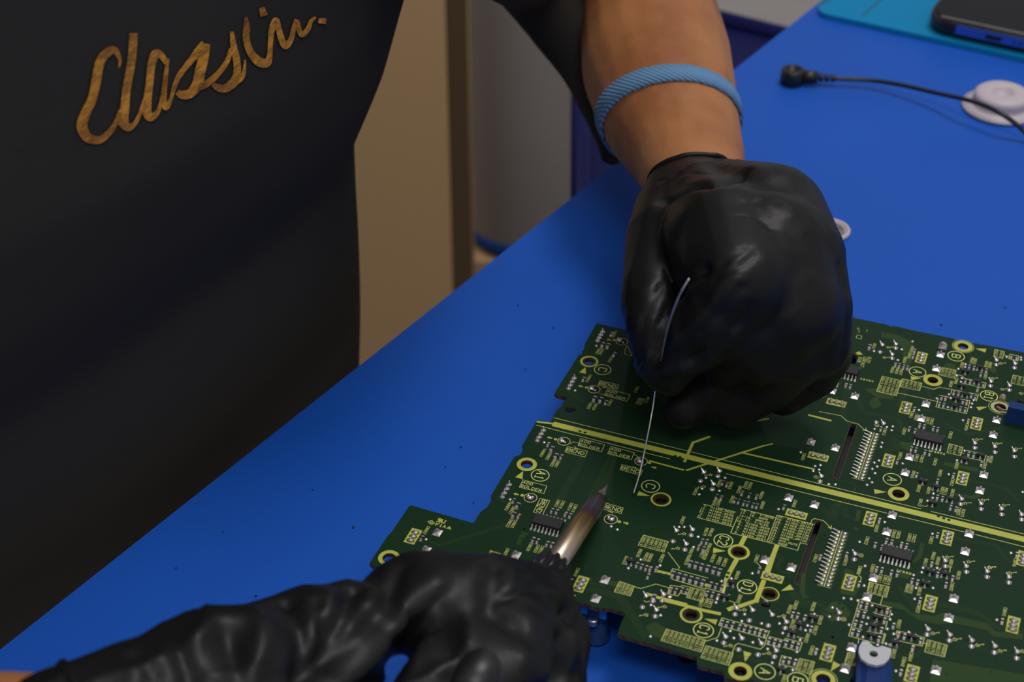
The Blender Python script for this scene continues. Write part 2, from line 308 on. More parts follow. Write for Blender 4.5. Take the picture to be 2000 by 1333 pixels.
# rings
def yring(c, ro, ri): lemon.ring(c, ri, ro)
R_ = [('X', 1151, 706.5, 3.35, 2.55), ('X', 1029, 907.6, 3.45, 2.1), ('X', 760, 1090.5, 3.5, 2.15), ('X', 1291, 976, 3.45, 2.75), ('X', 1443, 1079, 3.5, 2.6), ('X', 1350, 1201.5, 3.5, 2.75), ('X', 1503, 1161, 3.05, 2.65),
      ('X', 1446, 1312, 3.5, 1.98), ('X', 1608, 1328, 3.5, 2.15), ('X', 1755, 965, 3.5, 2.12), ('X', 1822, 743, 3.45, 1.92), ('X', 1881, 677, 3.5, 1.98)]
for k, x, y, ro, ri in R_:
    rg = Print(0.013); rg.ring(bp(k, x, y), ri, ro); rg.mb.build('screw_ring', M['lemon'], board)
for k, x, y, r in holes[:13]:
    b_ = MB(); c0 = bp(k, x, y); vs = []
    for i in range(41):
        a = 2*math.pi*i/40
        for z in (-1.5, 0.008): vs.append(mm((c0[0]+(r-.02)*math.cos(a), c0[1]+(r-.02)*math.sin(a)), z))
    b_.add(vs, [(2*i, 2*i+2, 2*i+3, 2*i+1) for i in range(40)]); b_.build('hole_lining', M['copper'], board, True)
    cop = Print(.010); cop.ring(c0, r-.02, r+.12); cop.mb.build('copper_rim', M['copper'], board)
for k, x, y, r in (('X', 1881, 677, 4.0), ('X', 1608, 1328, 4.1), ('L', 1335, 800, 4.05)): silk.ring(bp(k, x, y), r-.14, r)
rg = Print(0.013); c0 = bp('L', 1335, 800)
for k in range(12): rg.ring(c0, 2.1, 3.4, 4, k*math.pi/6, k*math.pi/6+0.26)
rg.mb.build('screw_ring', M['lemon'], board)
rg = Print(0.03)
for k in range(12): rg.ring(c0, 2.2, 3.3, 4, k*math.pi/6+0.27, k*math.pi/6+0.51)
rg.mb.build('tinned_ring', M['solder'], board)
for k, x, y, t in (('X', 1177, 722.5, 'C'), ('X', 1055, 929, 'A1'), ('X', 806, 1093, 'A2'), ('X', 1270.7, 950.5, 'C'), ('X', 1412.8, 1056.6, 'C2'), ('X', 1459, 1147, 'D1'), ('X', 1374, 1232, 'C1'),
                   ('X', 1494, 1313, 'A'), ('X', 1558, 1330, 'B'), ('X', 1742.8, 937, 'A'), ('X', 1792, 727, 'A'), ('X', 1867.3, 696.2, 'B'), ('X', 1931.5, 773.8, 'B1')):
    c0 = bp(k, x, y); silk.ring(c0, 2.85, 3.15)
    if len(t) == 1: text(t, (c0[0]-1.45, c0[1]+1.0), 2.9, 2.0, rot=True, lw=.32)
    else: text(t, (c0[0]-1.45, c0[1]+1.95), 2.9, 1.5, 2.35, rot=True, lw=.32)
for s_ in ('A710,580 648,630 712,645', 'D1588,350 1512,408 1583,428', 'N578,1212 692,1240 655,1290', 'E1225,543 1330,590 1205,585', 'F213,1088 335,1122 210,1140', 'H575,385 627,425 502,462', 'I375,645 508,655 490,705',
           'I760,962 840,985 775,1068', 'I1215,310 1253,362 1125,376', 'I1637,1060 1710,1100 1612,1160', 'G528,522 650,552 535,570', 'C882,668 985,690 888,705', 'C1505,400 1613,403 1600,440', 'C1512,965 1540,1000 1625,962',
           'B1205,820 1305,857 1265,880', 'B1585,443 1620,428 1655,460 1605,462', 'N1590,485 1612,553 1510,525'): lemon.poly(PL(s_))
# gold / yellow copper bars
bar = [bp('A', 395, 1128), bp('X', 2150, 1091)]
lemon.line([bar[0], bar[1]], 2.55, cap=False); lemon.line([bp('A', 250, 1108), bp('A', 420, 1130)], 0.9)
def w_line(s_, w): lemon.line(PL(s_), w)
w_line('E1330,252 1650,338', .75); w_line('F-40,340 690,108', .8); w_line('F490,172 1180,330', .8); w_line('E1665,255 1745,75 1900,20', 1.0); w_line('F700,105 780,88', .6)
w_line('B1140,1045 1340,1095', .9); w_line('B640,1095 740,1080', .8)
for s_, w in (('F515,990 478,1062', 1.55), ('I690,75 620,200 595,262', 1.5), ('I590,270 562,385', 1.0), ('F825,1075 722,1333', 1.5), ('I1058,10 1002,180', 1.5), ('I955,285 930,350 885,470', 1.5), ('I885,470 710,530', 1.4),
              ('I655,540 625,552', 1.5), ('I520,597 370,565 0,470', 1.25), ('H1690,505 1430,440', 1.2), ('H1325,405 1360,415', 1.0), ('H1435,185 1555,213', 1.1), ('I400,318 418,322', 1.2)): w_line(s_, w)
for k, x, y in L('A655,1200 A705,1213 E1575,205 E1620,215 G1150,785 G1200,805 G1250,820 H1455,210 H1505,220 I612,200 I600,240'):
    dark.z = 0.040; dark.ring(bp(k, x, y), 0, .55, 14)
dark.z = 0.030
# long silk lines
silk.line([bp('X', 1082, 816.7), bp('X', 1798.5, 994.8)], .2); silk.line([bp('X', 1818.7, 999.8), bp('X', 2140, 1078)], .2)
silk.line([bp('X', 1047, 830.9), bp('X', 1308, 897)], .2); silk.line([bp('X', 1419, 926), bp('X', 1731.6, 1003)], .2)
silk.line(PL('G765,783 1395,937'), .2); silk.line(PL('G1505,962 2300,1163'), .2)
# call-out boxes
def box_text(s_, lines, h, rot=False, wid=None, adv=None, lw=.18):
    q = PL(s_); silk.line(q, .17, closed=True); u = (q[0][0]+q[3][0])/2; v = (q[0][1]+q[1][1])/2
    u1 = (q[1][0]+q[2][0])/2; v1 = (q[2][1]+q[3][1])/2
    if rot:
        n = len(lines)
        for i, t in enumerate(lines): text(t, (u + (u1-u)*(i+.5)/n - h/2, v-.35), h, wid, adv, True, lw)
    else:
        n = len(lines); dv = (v-v1)/n
        for i, t in enumerate(lines): text(t, (u+.35, v-dv*(i+.5)-h/2), h, wid, adv, False, lw)
for s_ in ('A925,790 1138,848 1107,912 890,853', 'E662,35 893,95 862,163 637,103', 'E955,112 1180,172 1150,240 922,182', 'D1588,435 1817,493 1788,567 1552,505'): box_text(s_, ['ADD', 'SOLDER'], 1.15, wid=.8, adv=1.28)
for s_ in ('A850,712 1030,752 1012,798 828,755', 'E535,113 728,158 703,215 510,165', 'E1060,287 1258,340 1240,390 1042,338', 'E880,652 1072,706 1052,760 862,712'): box_text(s_, ['BEND'], 1.5, wid=1.15, adv=1.65, lw=.22)
box_text('D1753,613 1845,635 1775,770 1688,745', ['BEND'], 1.6, True, 1.15, 1.65, .22)
for s_ in ('A838,833 890,850', 'A865,785 910,776 880,770', 'A1100,378 1085,455 1158,472 1110,375', 'E640,80 590,68 565,85', 'E600,113 640,140 605,135', 'E1180,190 1220,215', 'E1140,308 1185,312 1200,322', 'D1720,690 1740,665 1725,690', 'E925,735 975,755 945,740'): silk.line(PL(s_), .17)
def arrow(k, x, y, d):
    c0 = bp(k, x, y); q = [(-1.0, 0), (-.1, .75), (-.1, .3), (.9, .3), (.9, -.3), (-.1, -.3), (-.1, -.75)]
    lemon.poly([(c0[0]+a*d, c0[1]+b) for a, b in q])
for k, x, y, d in (('A', 935, 316, 1), ('A', 663, 765, 1), ('E', 365, 28, 1), ('D', 1522, 572, 1), ('E', 1370, 315, -1), ('E', 1100, 852, -1)): arrow(k, x, y, d)
sites = L('A1060,335 A792,795 E500,62 E1245,255 D1660,607 E953,815')
for k, x, y in sites: silk.ring(bp(k, x, y), 2.05, 2.25)
for k, x, y in L('A988,320 A718,778 E420,42 E1325,270 D1580,583 E1035,838'): lemon.ring(bp(k, x, y), 0, .62, 20)
# boxes with rows of part numbers
rn = lambda p: p + '8' + str(random.randint(600, 680))
for s_, cols, two in (('C608,668 790,710 745,858 553,815', 5, 2), ('C800,692 990,735 968,808 778,770', 5, 1), ('C1185,585 1320,610 1305,690 1150,655', 4, 1), ('C1695,410 1785,432 1768,500 1683,478', 2, 1), ('C1870,655 2050,700 2030,775 1850,735', 4, 1),
                      ('G1255,85 1387,120 1362,203 1232,173', 3, 1)):
    q = PL(s_); silk.line(q, .17, closed=True)
    for i in range(cols):
        for j in range(two):
            f = (i+.5)/cols; a = Vector(q[0]).lerp(Vector(q[1]), f); b = Vector(q[3]).lerp(Vector(q[2]), f); st = a.lerp(b, j/two + .06)
            text(rn('R' if i % 3 else 'Q'), (st.x-.42, st.y), .85, .45, (a-b).length*.92/two/5, True, .10)
for s_, cols in (('E1268,967 1508,1030 1465,1133 1217,1065', 'D8814 D8816 D8817 D8815 D8820 D8818'), ('H1050,282 1195,330 1155,425 998,383', 'R8643 R8650 R8658 R8660'), ('H1745,340 1890,375 1855,480 1705,440', 'R8608 R8612 C8873'),
                 ('H1508,748 1890,855 1845,973 1455,860', 'R8619 R8621 R8620 R8624 R8623 R8622 R8618 R8617 R8616'), ('I395,910 660,985 617,1103 345,1028', 'R8614 R8615 R8613 C8871 R8610 R8606'),
                 ('J497,290 685,335 655,438 468,388', 'R8633 R8649 Q8616 R8659'), ('J1057,852 1252,905 1222,1022 1030,972', 'R8677 R8676 Q8622 R8680'), ('J280,975 400,1000 370,1110 248,1085', 'R8637 R8646 R8674'),
                 ('I1310,1035 1455,1070 1418,1190 1270,1150', 'R8609 C8870 R8605')):
    q = PL(s_); silk.line(q, .17, closed=True); cols = cols.split(); n = len(cols)
    for i, t in enumerate(cols):
        f = (i+.5)/n; a = Vector(q[0]).lerp(Vector(q[1]), f); b = Vector(q[3]).lerp(Vector(q[2]), f); st = a.lerp(b, .07)
        text(t, (st.x-.45, st.y), .9, (a-b).length*.125, (a-b).length*.18, True, .105)
# pin tables
def table(s_, lines, n_u):
    q = [Vector(p) for p in PL(s_)]; n = len(lines)
    for i, t in enumerate(lines):
        a = q[0].lerp(q[3], (i+.62)/n); b = q[1].lerp(q[2], (i+.62)/n); adv = (b-a).length/n_u
        text(t, (a.x+adv*.5, a.y-.1), .80, adv*.62, adv, False, .12)
table('K190,203 695,328 645,555 95,413', ['5. MIXER_SEG2', '4. MIXER_SEG6', '3. MIXER_SEG3', '2. MIXER_SEG5', '1. MIXER_SEG4'], 13.8)
table('K775,275 1320,412 1180,795 615,652', ['19. 20. V+3R3D', '17. 18. GNDD', '14-16. GNDLED', '11-13. V+5LED', '10. MIXER_SEG9', ' 9. MIXER_SEG0', ' 8. MIXER_SEG8', ' 7. MIXER_SEG1', ' 6. MIXER_SEG7'], 15)
table('K1340,375 1920,520 1760,948 1180,795', ['30. MIXER_GRID4', '29. MIXER_GRID3', '28. MIXER_GRID5', '27. MIXER_GRID1', '26. MIXER_GRID6', '25. MIXER_GRID0', '24. MIXER_GRID2', '23. GNDD', '22. MVR_MUTE', '21. GNDD'], 15.6)
for s_ in ('K190,203 310,232', 'K430,262 695,328', 'K165,260 130,335', 'K125,370 95,413 645,555', 'K775,290 775,275 1320,412', 'K725,400 615,652 1180,795', 'K1920,520 1340,375 1180,795 1660,925 1700,805 1805,830',
           'F1150,860 1165,820 1190,808 1275,828 1350,905', 'F1320,890 1350,908 1352,875', 'C0,1010 210,1050 265,1100 375,1130 440,1190', 'C420,1190 442,1192 452,1170',
           'C1320,650 1375,665 1405,690 1610,735 1595,785 1380,735', 'C990,765 1100,795 1160,775 1535,845 1515,910', 'C1280,800 1270,835', 'C1160,855 1455,905 1420,1030 1125,965 1150,880', 'C760,830 1135,912', 'C1785,462 1830,480', 'C1840,455 1925,475 1915,522 1828,500 1840,455',
           'H1525,0 1635,145 1625,162', 'H1570,157 1912,250', 'H1570,157 1550,195', 'H1560,260 1885,358 1895,340', 'H1195,335 1260,352 1405,308 1530,345', 'H1535,345 1548,320 1640,335', 'H1535,345 1520,405 1620,425 1640,395 1710,410',
           'H1645,335 1660,322 1740,340', 'I400,350 560,393 580,325', 'I550,637 1015,770 980,840 518,712 550,637', 'I545,735 510,830 390,868', 'I985,845 965,910 925,945 710,888 680,905 650,980', 'I1010,820 1160,860 1170,840 1335,883 1305,965', 'I985,895 1115,925', 'I1150,925 1260,955',
           'I1220,1030 1135,1008 1110,1088 1270,1130', 'I620,472 680,490', 'I1285,825 1345,838', 'I895,105 930,142', 'J390,480 288,815 545,885', 'J375,548 475,572', 'J320,733 418,755', 'J400,460 480,485', 'J500,488 705,540', 'J620,435 595,510', 'J698,565 685,630 530,588',
           'J665,670 645,750', 'J640,790 608,890', 'J650,800 620,895', 'J640,800 470,770', 'J385,850 380,890 395,910 375,980', 'J760,765 850,785', 'J760,765 750,800', 'J900,800 1028,832 1005,915 745,855', 'J1018,885 1045,893', 'J385,225 412,245 403,275', 'J1190,150 1170,175',
           'J1280,150 1275,190 1250,198', 'G1420,150 1565,180', 'G1405,215 1590,255 1610,195', 'G1365,172 1395,180', 'G990,685 1030,692 1045,680', 'H1290,470 1310,485 1340,478', 'J600,40 590,75', 'J895,60 880,150', 'I1975,350 1990,290'): silk.line(PL(s_), .19)
# free part numbers, reading down the board
for it in ('A1005,232,YA8807 A845,400,C8803 A878,405,VZ883 A965,480,C8806 A760,655,YA8802 A765,925,C8803 A815,935,D8804 A962,895,C8802 A1215,770,C8811 A1235,880,R8552 A1268,885,R8554 A1318,870,R8553 '
           'D680,885,C8662 D1445,1100,C8655 D1800,135,YA8801 D1850,180,D8801 D1895,240,D8802 D1935,250,C8801 D1470,645,YA8803 D1500,695,D8821 D1475,820,D8822 D1520,825,C8803 '
           'E500,640,C8818 E455,630,C8821 E580,660,C8814 E622,675,C8819 E190,1045,C8820 E258,1065,C8831 E300,1075,C8835 H650,155,C8849 E1110,1175,Q8605 E1245,1105,R8626 E1310,1140,R8625 E1350,1150,Q8606 E1460,1155,R8627 '
           'E1785,515,D8826 E1660,790,D8837 E1740,1100,R8678D8829 E1885,900,R8679 E1935,905,R8643 E1915,1050,R8642D8828 E1850,1110,D8827 '
           'F285,435,R8662 F395,455,R8663 F478,495,Q8603 F540,450,R8602 F580,460,R8603 F408,590,Q8602 F690,550,R8604 F700,645,Q8604 F1010,630,C8866 F1095,180,C8865 F240,615,R8656 F278,625,R8657 F225,1155,D8830 F285,1180,D8831 '
           'F340,1195,D8832 F645,1160,C8867 F1212,1155,C8612 F1500,1185,C8875 F1705,985,C8822 F1965,920,C8840 F1800,865,C8850 F1635,1270,C8816 F1760,1250,C8809 '
           'G790,170,C8851 G950,190,C8812 G1000,200,C8810 G1128,230,C8820 G915,350,R8605 G1175,340,R8601 G1335,265,Q8602 G1665,205,R8606 G1605,265,C8805 G1292,425,C8852 G970,485,Q8605 G1065,505,Q8601 G1195,505,R8612 G1230,515,R8611 G1295,525,Q8620 '
           'G985,620,Q8613 G1355,705,C8803 G1395,720,R8615 G775,930,C8836 G880,955,C8833 G925,965,C8823 G1090,980,C8851 G1110,1135,R8661 G1155,1180,R8668 G1035,1195,Q8617 G1280,1205,Q8618 G1895,1195,C8846 '
           'C905,380,A8609 C880,440,C8609 C835,485,R8604 C715,580,R8666 C760,590,R8665 C800,600,R8667 C1385,535,Q8627 C1480,490,R8662 C1510,500,Q8631 C1620,525,Q8628 C1655,535,R8665 C1610,640,C8807 C1280,715,Q8629 C1330,685,C8806 C900,1010,C8861 '
           'C945,1035,C8861 C1055,1065,C8837 C1095,1075,C8836 C830,1170,C8824 C640,1175,C8813 C1275,1205,C8830 C1430,1130,C8854 C540,355,Q8611 '
           'I715,185,Q8604 I735,415,Q8603 I1285,475,C8808 I1225,515,R8658 I1455,490,R8628 I1525,620,Q8629 I1255,655,Q8630 I1475,720,R8637 I1395,795,Q8602 I1440,915,C8856 I1170,1195,Q8624 I1905,135,C8860 I365,450,R8607 I415,450,R8611 I455,460,C8872 '
           'J605,215,C8811 J655,225,C8817 J695,235,C8819 J1370,185,R8670 J1305,295,C8802 J870,310,R8645 J910,320,R8655 J990,340,Q8616 J980,505,C8853 J1820,540,C8845 J790,660,R8657 J835,1025,C8848 J905,975,C8804 J740,945,Q8623').split():
    k = it[0]; x, y, t = it[1:].split(','); c0 = bp(k, float(x), float(y)); text(t, (c0[0]-.5, c0[1]), .95, .48, .80, True, .115)
for s_, t in (('J755,172', 'IC8801'), ('G1055,150', 'IC8802'), ('C400,692', 'C8484')):
    c0 = PL(s_)[0]; text(t, (c0[0], c0[1]-.4), .8, .5, 1.0, False, .15)
for s_, t in (('B1600,215', 'G  1J'), ('B1605,245', '7')): text(t, PL(s_)[0], .9, .7, 1.1, False, .12)
for i, t in enumerate(('OLED', 'CONTACT', 'SIDE')): c0 = bp('B', 1725-i*45, 485); text(t, (c0[0]-.6, c0[1]), 1.1, .65, .95, True, .13)
silk.line(PL('B1600,270 1645,280 1635,312 1590,300 1600,270'), .14)
# UR mark
c0 = bp('N', 1325, 380)
text('F1A', (bp('N', 1305, 470)), 1.15, .85, 1.25, False, .2)
lemon.line([(c0[0]+.2, c0[1]-.3), (c0[0]+.9, c0[1]+.35), (c0[0]+.3, c0[1]+.9), (c0[0]+.4, c0[1]+1.3), (c0[0]+1.2, c0[1]+1.3), (c0[0]+1.2, c0[1]-.3)], .42)
lemon.line([(c0[0]+1.7, c0[1]+1.2), (c0[0]+1.7, c0[1]+.1), (c0[0]+2.0, c0[1]-.2), (c0[0]+2.6, c0[1]-.2), (c0[0]+2.8, c0[1]+.1), (c0[0]+2.8, c0[1]+1.2)], .42)
silk.line(PL('N1155,390 1235,375 1295,435 1215,450 1155,390'), .17); silk.line(PL('N1195,385 1255,445'), .15); silk.line(PL('N1265,405 1180,425'), .15)
# stars by the LED leads
for k, x, y in L('G1520,45 G1710,85 G1900,135 G1410,660 G1580,630 G1780,680 G1235,1180 G1440,1225 G1645,1280 J1660,145 J1865,200 J1110,790 J1325,848 J1545,905 J1765,962 J1985,965 I770,560 I635,910 I1010,985 I1155,620 H1490,530 H1310,610 E1660,955 E1600,1095 E1915,385 E1850,500 C665,390 C628,490 C1750,545 C1670,690 C1765,795 C1945,835'):
    c0 = Vector(bp(k, x, y))
    q = [c0 + Vector((math.cos(a), math.sin(a)))*(.72 if i % 2 else .34) for i, a in enumerate([math.pi*j/5 for j in range(10)])]
    silk.line(q, .12, closed=True); s = 1 if k in 'GJC' else -1
    silk.line([c0+Vector((s*.8, s*.3)), c0+Vector((s*1.2, s*.9)), c0+Vector((s*1.7, s*.7)), c0+Vector((s*1.7, s*1.2))], .16)
for k, x, y in L('G403,1163 J240,652 F1205,407 C557,1143'):
    silk.ring(bp(k, x, y), .62, .78, 20); silk.ring(bp(k, x, y), 0, .22, 10)
# ---- copper under the mask ------------------------------------------
lz = [.002]
def lpoly(s_):
    global light
    lz[0] += .0004; light = Print(lz[0]); light.poly(PL(s_)); light.mb.build('copper_pour', M['pcb_light'], board)
for s_ in ('C600,240 760,270 880,330 930,420 880,560 800,540 810,400 740,320 600,290', 'C1230,540 1320,560 1305,605 1190,580', 'C520,870 570,880 600,950 520,985 480,930', 'G1210,262 1540,320 1530,360 1200,290',
           'G1300,560 1470,590 1560,520 1560,600 1500,620 1320,590', 'G980,1040 1020,1060 980,1190 930,1230 890,1230 940,1180 960,1110', 'J620,470 800,500 900,590 1120,620 1200,590 1330,620 1640,690 1720,770 1990,790 1990,850 1700,820 1640,760 1330,690 1220,700 1100,690 960,650 830,560 610,510',
           'J1110,1040 2000,1190 2000,1265 1080,1265', 'J250,160 330,175 400,330 350,430 210,400 200,350', 'J50,560 130,480 220,480 310,580 290,620 160,600', 'I1500,560 1600,620 1760,560 1810,620 1620,680', 'F1600,720 1640,730 1620,830 1580,830', 'J760,180 900,210 870,260 780,240', 'C1660,560 1710,590 1700,640 1640,620',
           'H950,270 1040,285 1020,335 930,315', 'H1300,720 1400,680 1520,750 1470,850 1350,800', 'D1580,930 1640,950 1560,1060 1600,1080 1520,1050', 'I1330,200 1370,210 1360,400 1410,440 1340,450 1310,380', 'F1560,890 1620,900 1590,930', 'G770,60 900,80 870,160 790,120', 'C430,790 560,880 720,890 700,830 600,780'): lpoly(s_)
tr = [('D700,1040 790,1062 1420,870', 3, 13), ('A1050,480 1110,600', 4, 12), ('D1330,610 1450,660', 1, 10), ('E710,170 450,640 300,700', 5, 18), ('E980,200 620,900', 6, 14), ('H740,345 1050,430 1310,830', 5, 16), ('H780,240 760,290 900,330', 3, 14), ('I1080,20 1130,60 1090,130 1130,190 1210,200 1230,250', 3, 14),
      ('I1220,385 1340,500 1480,500', 6, 9), ('F1260,700 1340,770 1330,800', 4, 12), ('G130,820 170,640', 5, 10), ('F1500,800 1460,650', 4, 12), ('G1430,430 1800,520 1930,640', 3, 12), ('G1290,990 1700,1070 1830,1220', 3, 12), ('J1150,500 1560,590 1720,720 2000,760', 4, 12),
      ('C300,700 230,1000 250,1080', 4, 10), ('C850,750 780,950 1100,1010', 5, 10), ('C380,900 420,1010 760,1080 810,1200', 4, 11), ('C1200,1120 1440,1230 1900,1140', 3, 12), ('C1040,780 1070,860 1120,920', 3, 12), ('C1550,560 1620,640', 2, 12), ('G640,170 750,120 740,40', 4, 10), ('G830,280 960,310 1050,350', 3, 12),
      ('J780,330 930,550', 3, 12), ('J1350,880 1900,1020', 1, 10), ('A560,830 700,920', 3, 10), ('J0,500 120,620', 4, 10), ('J700,1020 950,1010 1000,960', 2, 12), ('I700,1010 900,1060 1110,1200', 3, 10), ('F1050,180 1250,220', 2, 14), ('G1930,1190 2000,1240', 2, 12), ('F1390,430 1560,470 1590,500 1560,560', 2, 14), ('E1000,250 820,700', 3, 12)]
for s_, n, gap in tr:
    lz[0] += .0003; light = Print(lz[0])
    q = [Vector(p) for p in PL(s_)]
    for i in range(n):
        t = (q[-1]-q[0]).normalized(); nn = Vector((-t.y, t.x))*(i-(n-1)/2)*.55
        light.line([p+nn for p in q], .16)
    light.mb.build('copper_trace', M['pcb_light'], board)
# vias
def via(c0): dark.ring(c0, 0, .42, 12); black.ring(c0, 0, .23, 8)
for s_ in ('C400,780 440,800 455,840 480,870 500,840 470,900 540,760 560,660 430,630 640,910 680,940 650,985 600,1000 370,1070 415,1080 410,1105 440,1110 1510,490 1540,520 1480,520 1770,1110 1640,1075 1140,850 1130,1150',
           'G300,130 330,160 310,190 340,210 250,470 290,480 250,510 290,520 1000,320 1060,330 1010,360 1050,380 1390,530 1450,720 1390,740 1160,670 1220,690 1180,710 950,1070 1000,1080 930,1130 1130,1020 850,870 850,900 780,60 650,45 140,660 240,690 150,710 240,740 120,780 240,820 320,835 60,970 30,1005 30,1045 20,1090 340,1100 400,1110 480,1110 460,1140 540,1130 500,1180 480,1220 430,1190',
           'J200,495 255,500 310,525 240,540 180,540 290,565 290,540 170,715 230,715 155,750 210,750 265,785 80,740 10,745 130,825 190,840 160,385 390,410 550,450 695,430 120,415 1490,765 1555,775 1610,795 1670,800 1730,830 1790,840 1840,865 1395,1090 1680,1165 1245,1185 1130,270 1180,285 1180,325 1110,310 805,925 860,940 835,965 790,905 500,600 440,745 480,570 215,195 175,235 180,290 150,330 745,455 910,570 935,500 1150,1025',
           'I1390,370 1450,375 1380,410 1440,420 1500,400 1490,440 1320,530 1370,540 1300,560 130,450 640,410 670,440 1220,455 1700,490 1740,500 1800,520 1680,520 1730,545 1630,825 1680,840 1180,985',
           'H1140,180 1230,210 1260,190 1280,240 1210,260 1380,260 1420,280 1290,270 1195,300', 'A920,340 1000,440 960,430 1010,600 650,940 690,945 740,880 900,1000', 'E550,240 580,280 600,310 520,300 620,270 560,190 350,400 380,520 480,270 100,780 120,910 90,940 110,1000 100,1030 140,970',
           'D1500,900 1530,930 1500,950 1580,1000 1520,1020 1600,910', 'F1290,970 1260,1010 1250,1045 1240,1090 1370,655 1370,690 1350,720 1330,780 1550,840 1470,1160', 'E1000,880 1060,890 1080,930'):
    for c0 in PL(s_): via(c0)
for i in range(34):
    for j in range(11):
        a = Vector(bp('J', 1140, 1060)).lerp(Vector(bp('J', 2000, 1200)), i/33); b = Vector(bp('J', 1100, 1262)).lerp(Vector(bp('J', 2000, 1420)), i/33)
        q = a.lerp(b, j/10); dark.ring(q, 0, .13, 6)
# ---- parts -----------------------------------------------------------
def joined(name, items, maker, mats, limit=100, smooth=False, label=None):
    """items nearest the lens become parts of their own, the tail one 'stuff' part"""
    items = sorted(items, key=lambda it: -(CR[it[0]][1]+it[2]/CR[it[0]][2]))
    proto = {}
    for it in items[:limit]:
        key = it[3:]
        if key not in proto:
            b = MB(); maker(b, (0, 0), *key); o = b.build(name, mats, board, smooth); proto[key] = o.data
        else: o = link(bpy.data.objects.new(name, proto[key]), board)
        c0 = bp(*it[:3]); o.location = (c0[0]/1000, c0[1]/1000, 0)
    if items[limit:]:
        b = MB()
        for it in items[limit:]: maker(b, bp(*it[:3]), *it[3:])
        b.build(name, mats, board, smooth)['kind'] = 'stuff'
def mk_rc(b, c, kind=0):
    bw, bl, bh = (.8, 1.5, .5) if kind < 2 else (1.1, 2.0, .85)
    b.box(mm(c, bh/2+.03), (bw/1000, bl*.62/1000, bh/1000), mi=(0 if kind != 1 else 2))
    for s in (-1, 1):
        b.box(mm((c[0], c[1]+s*bl*.42), bh/2+.02), (bw*1.02/1000, bl*.24/1000, bh*1.04/1000), mi=1)
        b.box(mm((c[0], c[1]+s*(bl*.54+.28)), bh*.25), (bw*1.05/1000, .62/1000, bh*.5/1000), mi=1, taper=.55)
def rc_items(s_, kind=0): return [(k, x, y, kind if not (kind == 0 and random.random() < .22) else 1) for k, x, y in L(s_)]
RC = rc_items('C735,562 C772,568 C815,580 C850,590 C920,430 C905,480 C1447,580 C1492,592 C1612,618 C1558,655 C1410,718 C1455,730 C1585,752 C1527,800 C1298,832 C1342,842 C1467,860 C1505,875 C1180,878 C1218,885 C1387,915 C1422,928 C1158,940 C1200,950 C1362,985 C1407,995 '
 'C968,1148 C1012,1158 C1100,1175 C1142,1185 C868,1180 C925,1200 C595,1180 C917,990 C1437,1105 C258,760 C300,770 C125,750 C175,755 C1855,480 C1905,490 '
 'G888,138 G932,148 G1020,170 G1065,182 G752,260 G940,390 G1140,450 G1295,395 G1440,190 G1490,200 G1625,235 G1563,285 G1140,605 G1188,620 G1267,705 G1318,720 G580,830 G650,1025 G700,1040 G793,1062 G842,1075 G540,1065 G1140,970 G265,1160 G1905,1160 G605,1090 '
 'F303,465 F345,480 F490,565 F560,585 F630,600 F243,600 F290,610 F895,700 F1245,1185 F655,1310 F105,1030 F150,1035 F72,1090 F118,1105 F420,635 F458,645 F508,660 F545,668 F595,682 F632,690 '
 'E205,1015 E247,1030 E340,1055 E385,1065 E385,735 E432,745 E517,770 E560,785 E475,215 D1545,790 D610,1000 D1365,1225 H575,285 H1220,125 H1265,140 H1310,155 H1350,165 H1410,165 H1330,235 A960,265 A985,460 A690,700 A905,925 E350,95 E15,640 '
 'I440,315 I492,330 I548,345 I50,370 I98,380 I160,370 I205,385 I405,405 I457,415 I512,435 I550,690 I598,705 I655,712 I720,735 I772,745 I825,760 I878,770 I922,785 I970,800 I1010,865 I1065,880 I1115,895 I1178,890 I1237,905 I1290,920 I1240,610 I1290,620 I1360,640 I1420,750 I1470,970 I1155,1055 I1210,1060 I1265,1075 '
 'J560,165 J612,175 J705,200 J762,212 J907,280 J960,295 J1097,120 J1155,220 J1303,255 J1237,320 J985,470 J1787,675 J410,512 J463,525 J380,600 J437,612 J355,692 J410,705 J327,780 J380,795 J665,575 J637,668 J608,762 J583,850 J725,720 J773,810 J832,825 J990,868 J912,940 J797,1175 J390,310')
joined('chip_resistor', RC, mk_rc, [M['chip'], M['solder'], M['cap']])
DI = rc_items('D1865,145 D1905,215 D1535,690 D1495,780 A875,375 A925,385 A795,895 A855,905 I240,118 I295,132 I350,148 I410,163 I470,180 I525,196 I70,220 I128,238 I185,254 I243,270 I302,286 I360,302 C485,395 H1385,450', 2)
joined('diode', DI, mk_rc, [M['chip'], M['solder'], M['cap']])
def mk_sot(b, c, k=0):
    b.box(mm(c, .6), (.0027, .0014, .0009), mi=0, taper=.85)
    for x in ((-.85, .85) if k == 0 else (0,)):
        b.lathe([(.00055, 0), (.00035, .0004), (.00016, .0009)], mm((c[0]+x, c[1]-1.35)), 10, mi=1); b.box(mm((c[0]+x, c[1]-.95), .35), (.0004, .0007, .0002), mi=1)
    for x in ((0,) if k == 0 else (-.9, .9)): b.box(mm((c[0]+x, c[1]+1.1), .15), (.0006, .0009, .0003), mi=1)
SO = [(k, x, y, i % 2) for i, (k, x, y) in enumerate(L('C1550,590 C1410,630 C1520,725 C1375,770 C1405,850 C1320,895 C1305,965 G1000,455 G1125,510 G1555,205 G1260,625 G1095,665 G1400,245 J1083,195 J1225,215 J1035,310 J590,550 J568,640 J530,725 J512,815 J735,885 J905,830 I640,300 I580,440 I1300,710 I1440,645 I1235,790 I1130,1150 H1150,90'))]
joined('transistor', SO, mk_sot, [M['chip'], M['solder']])
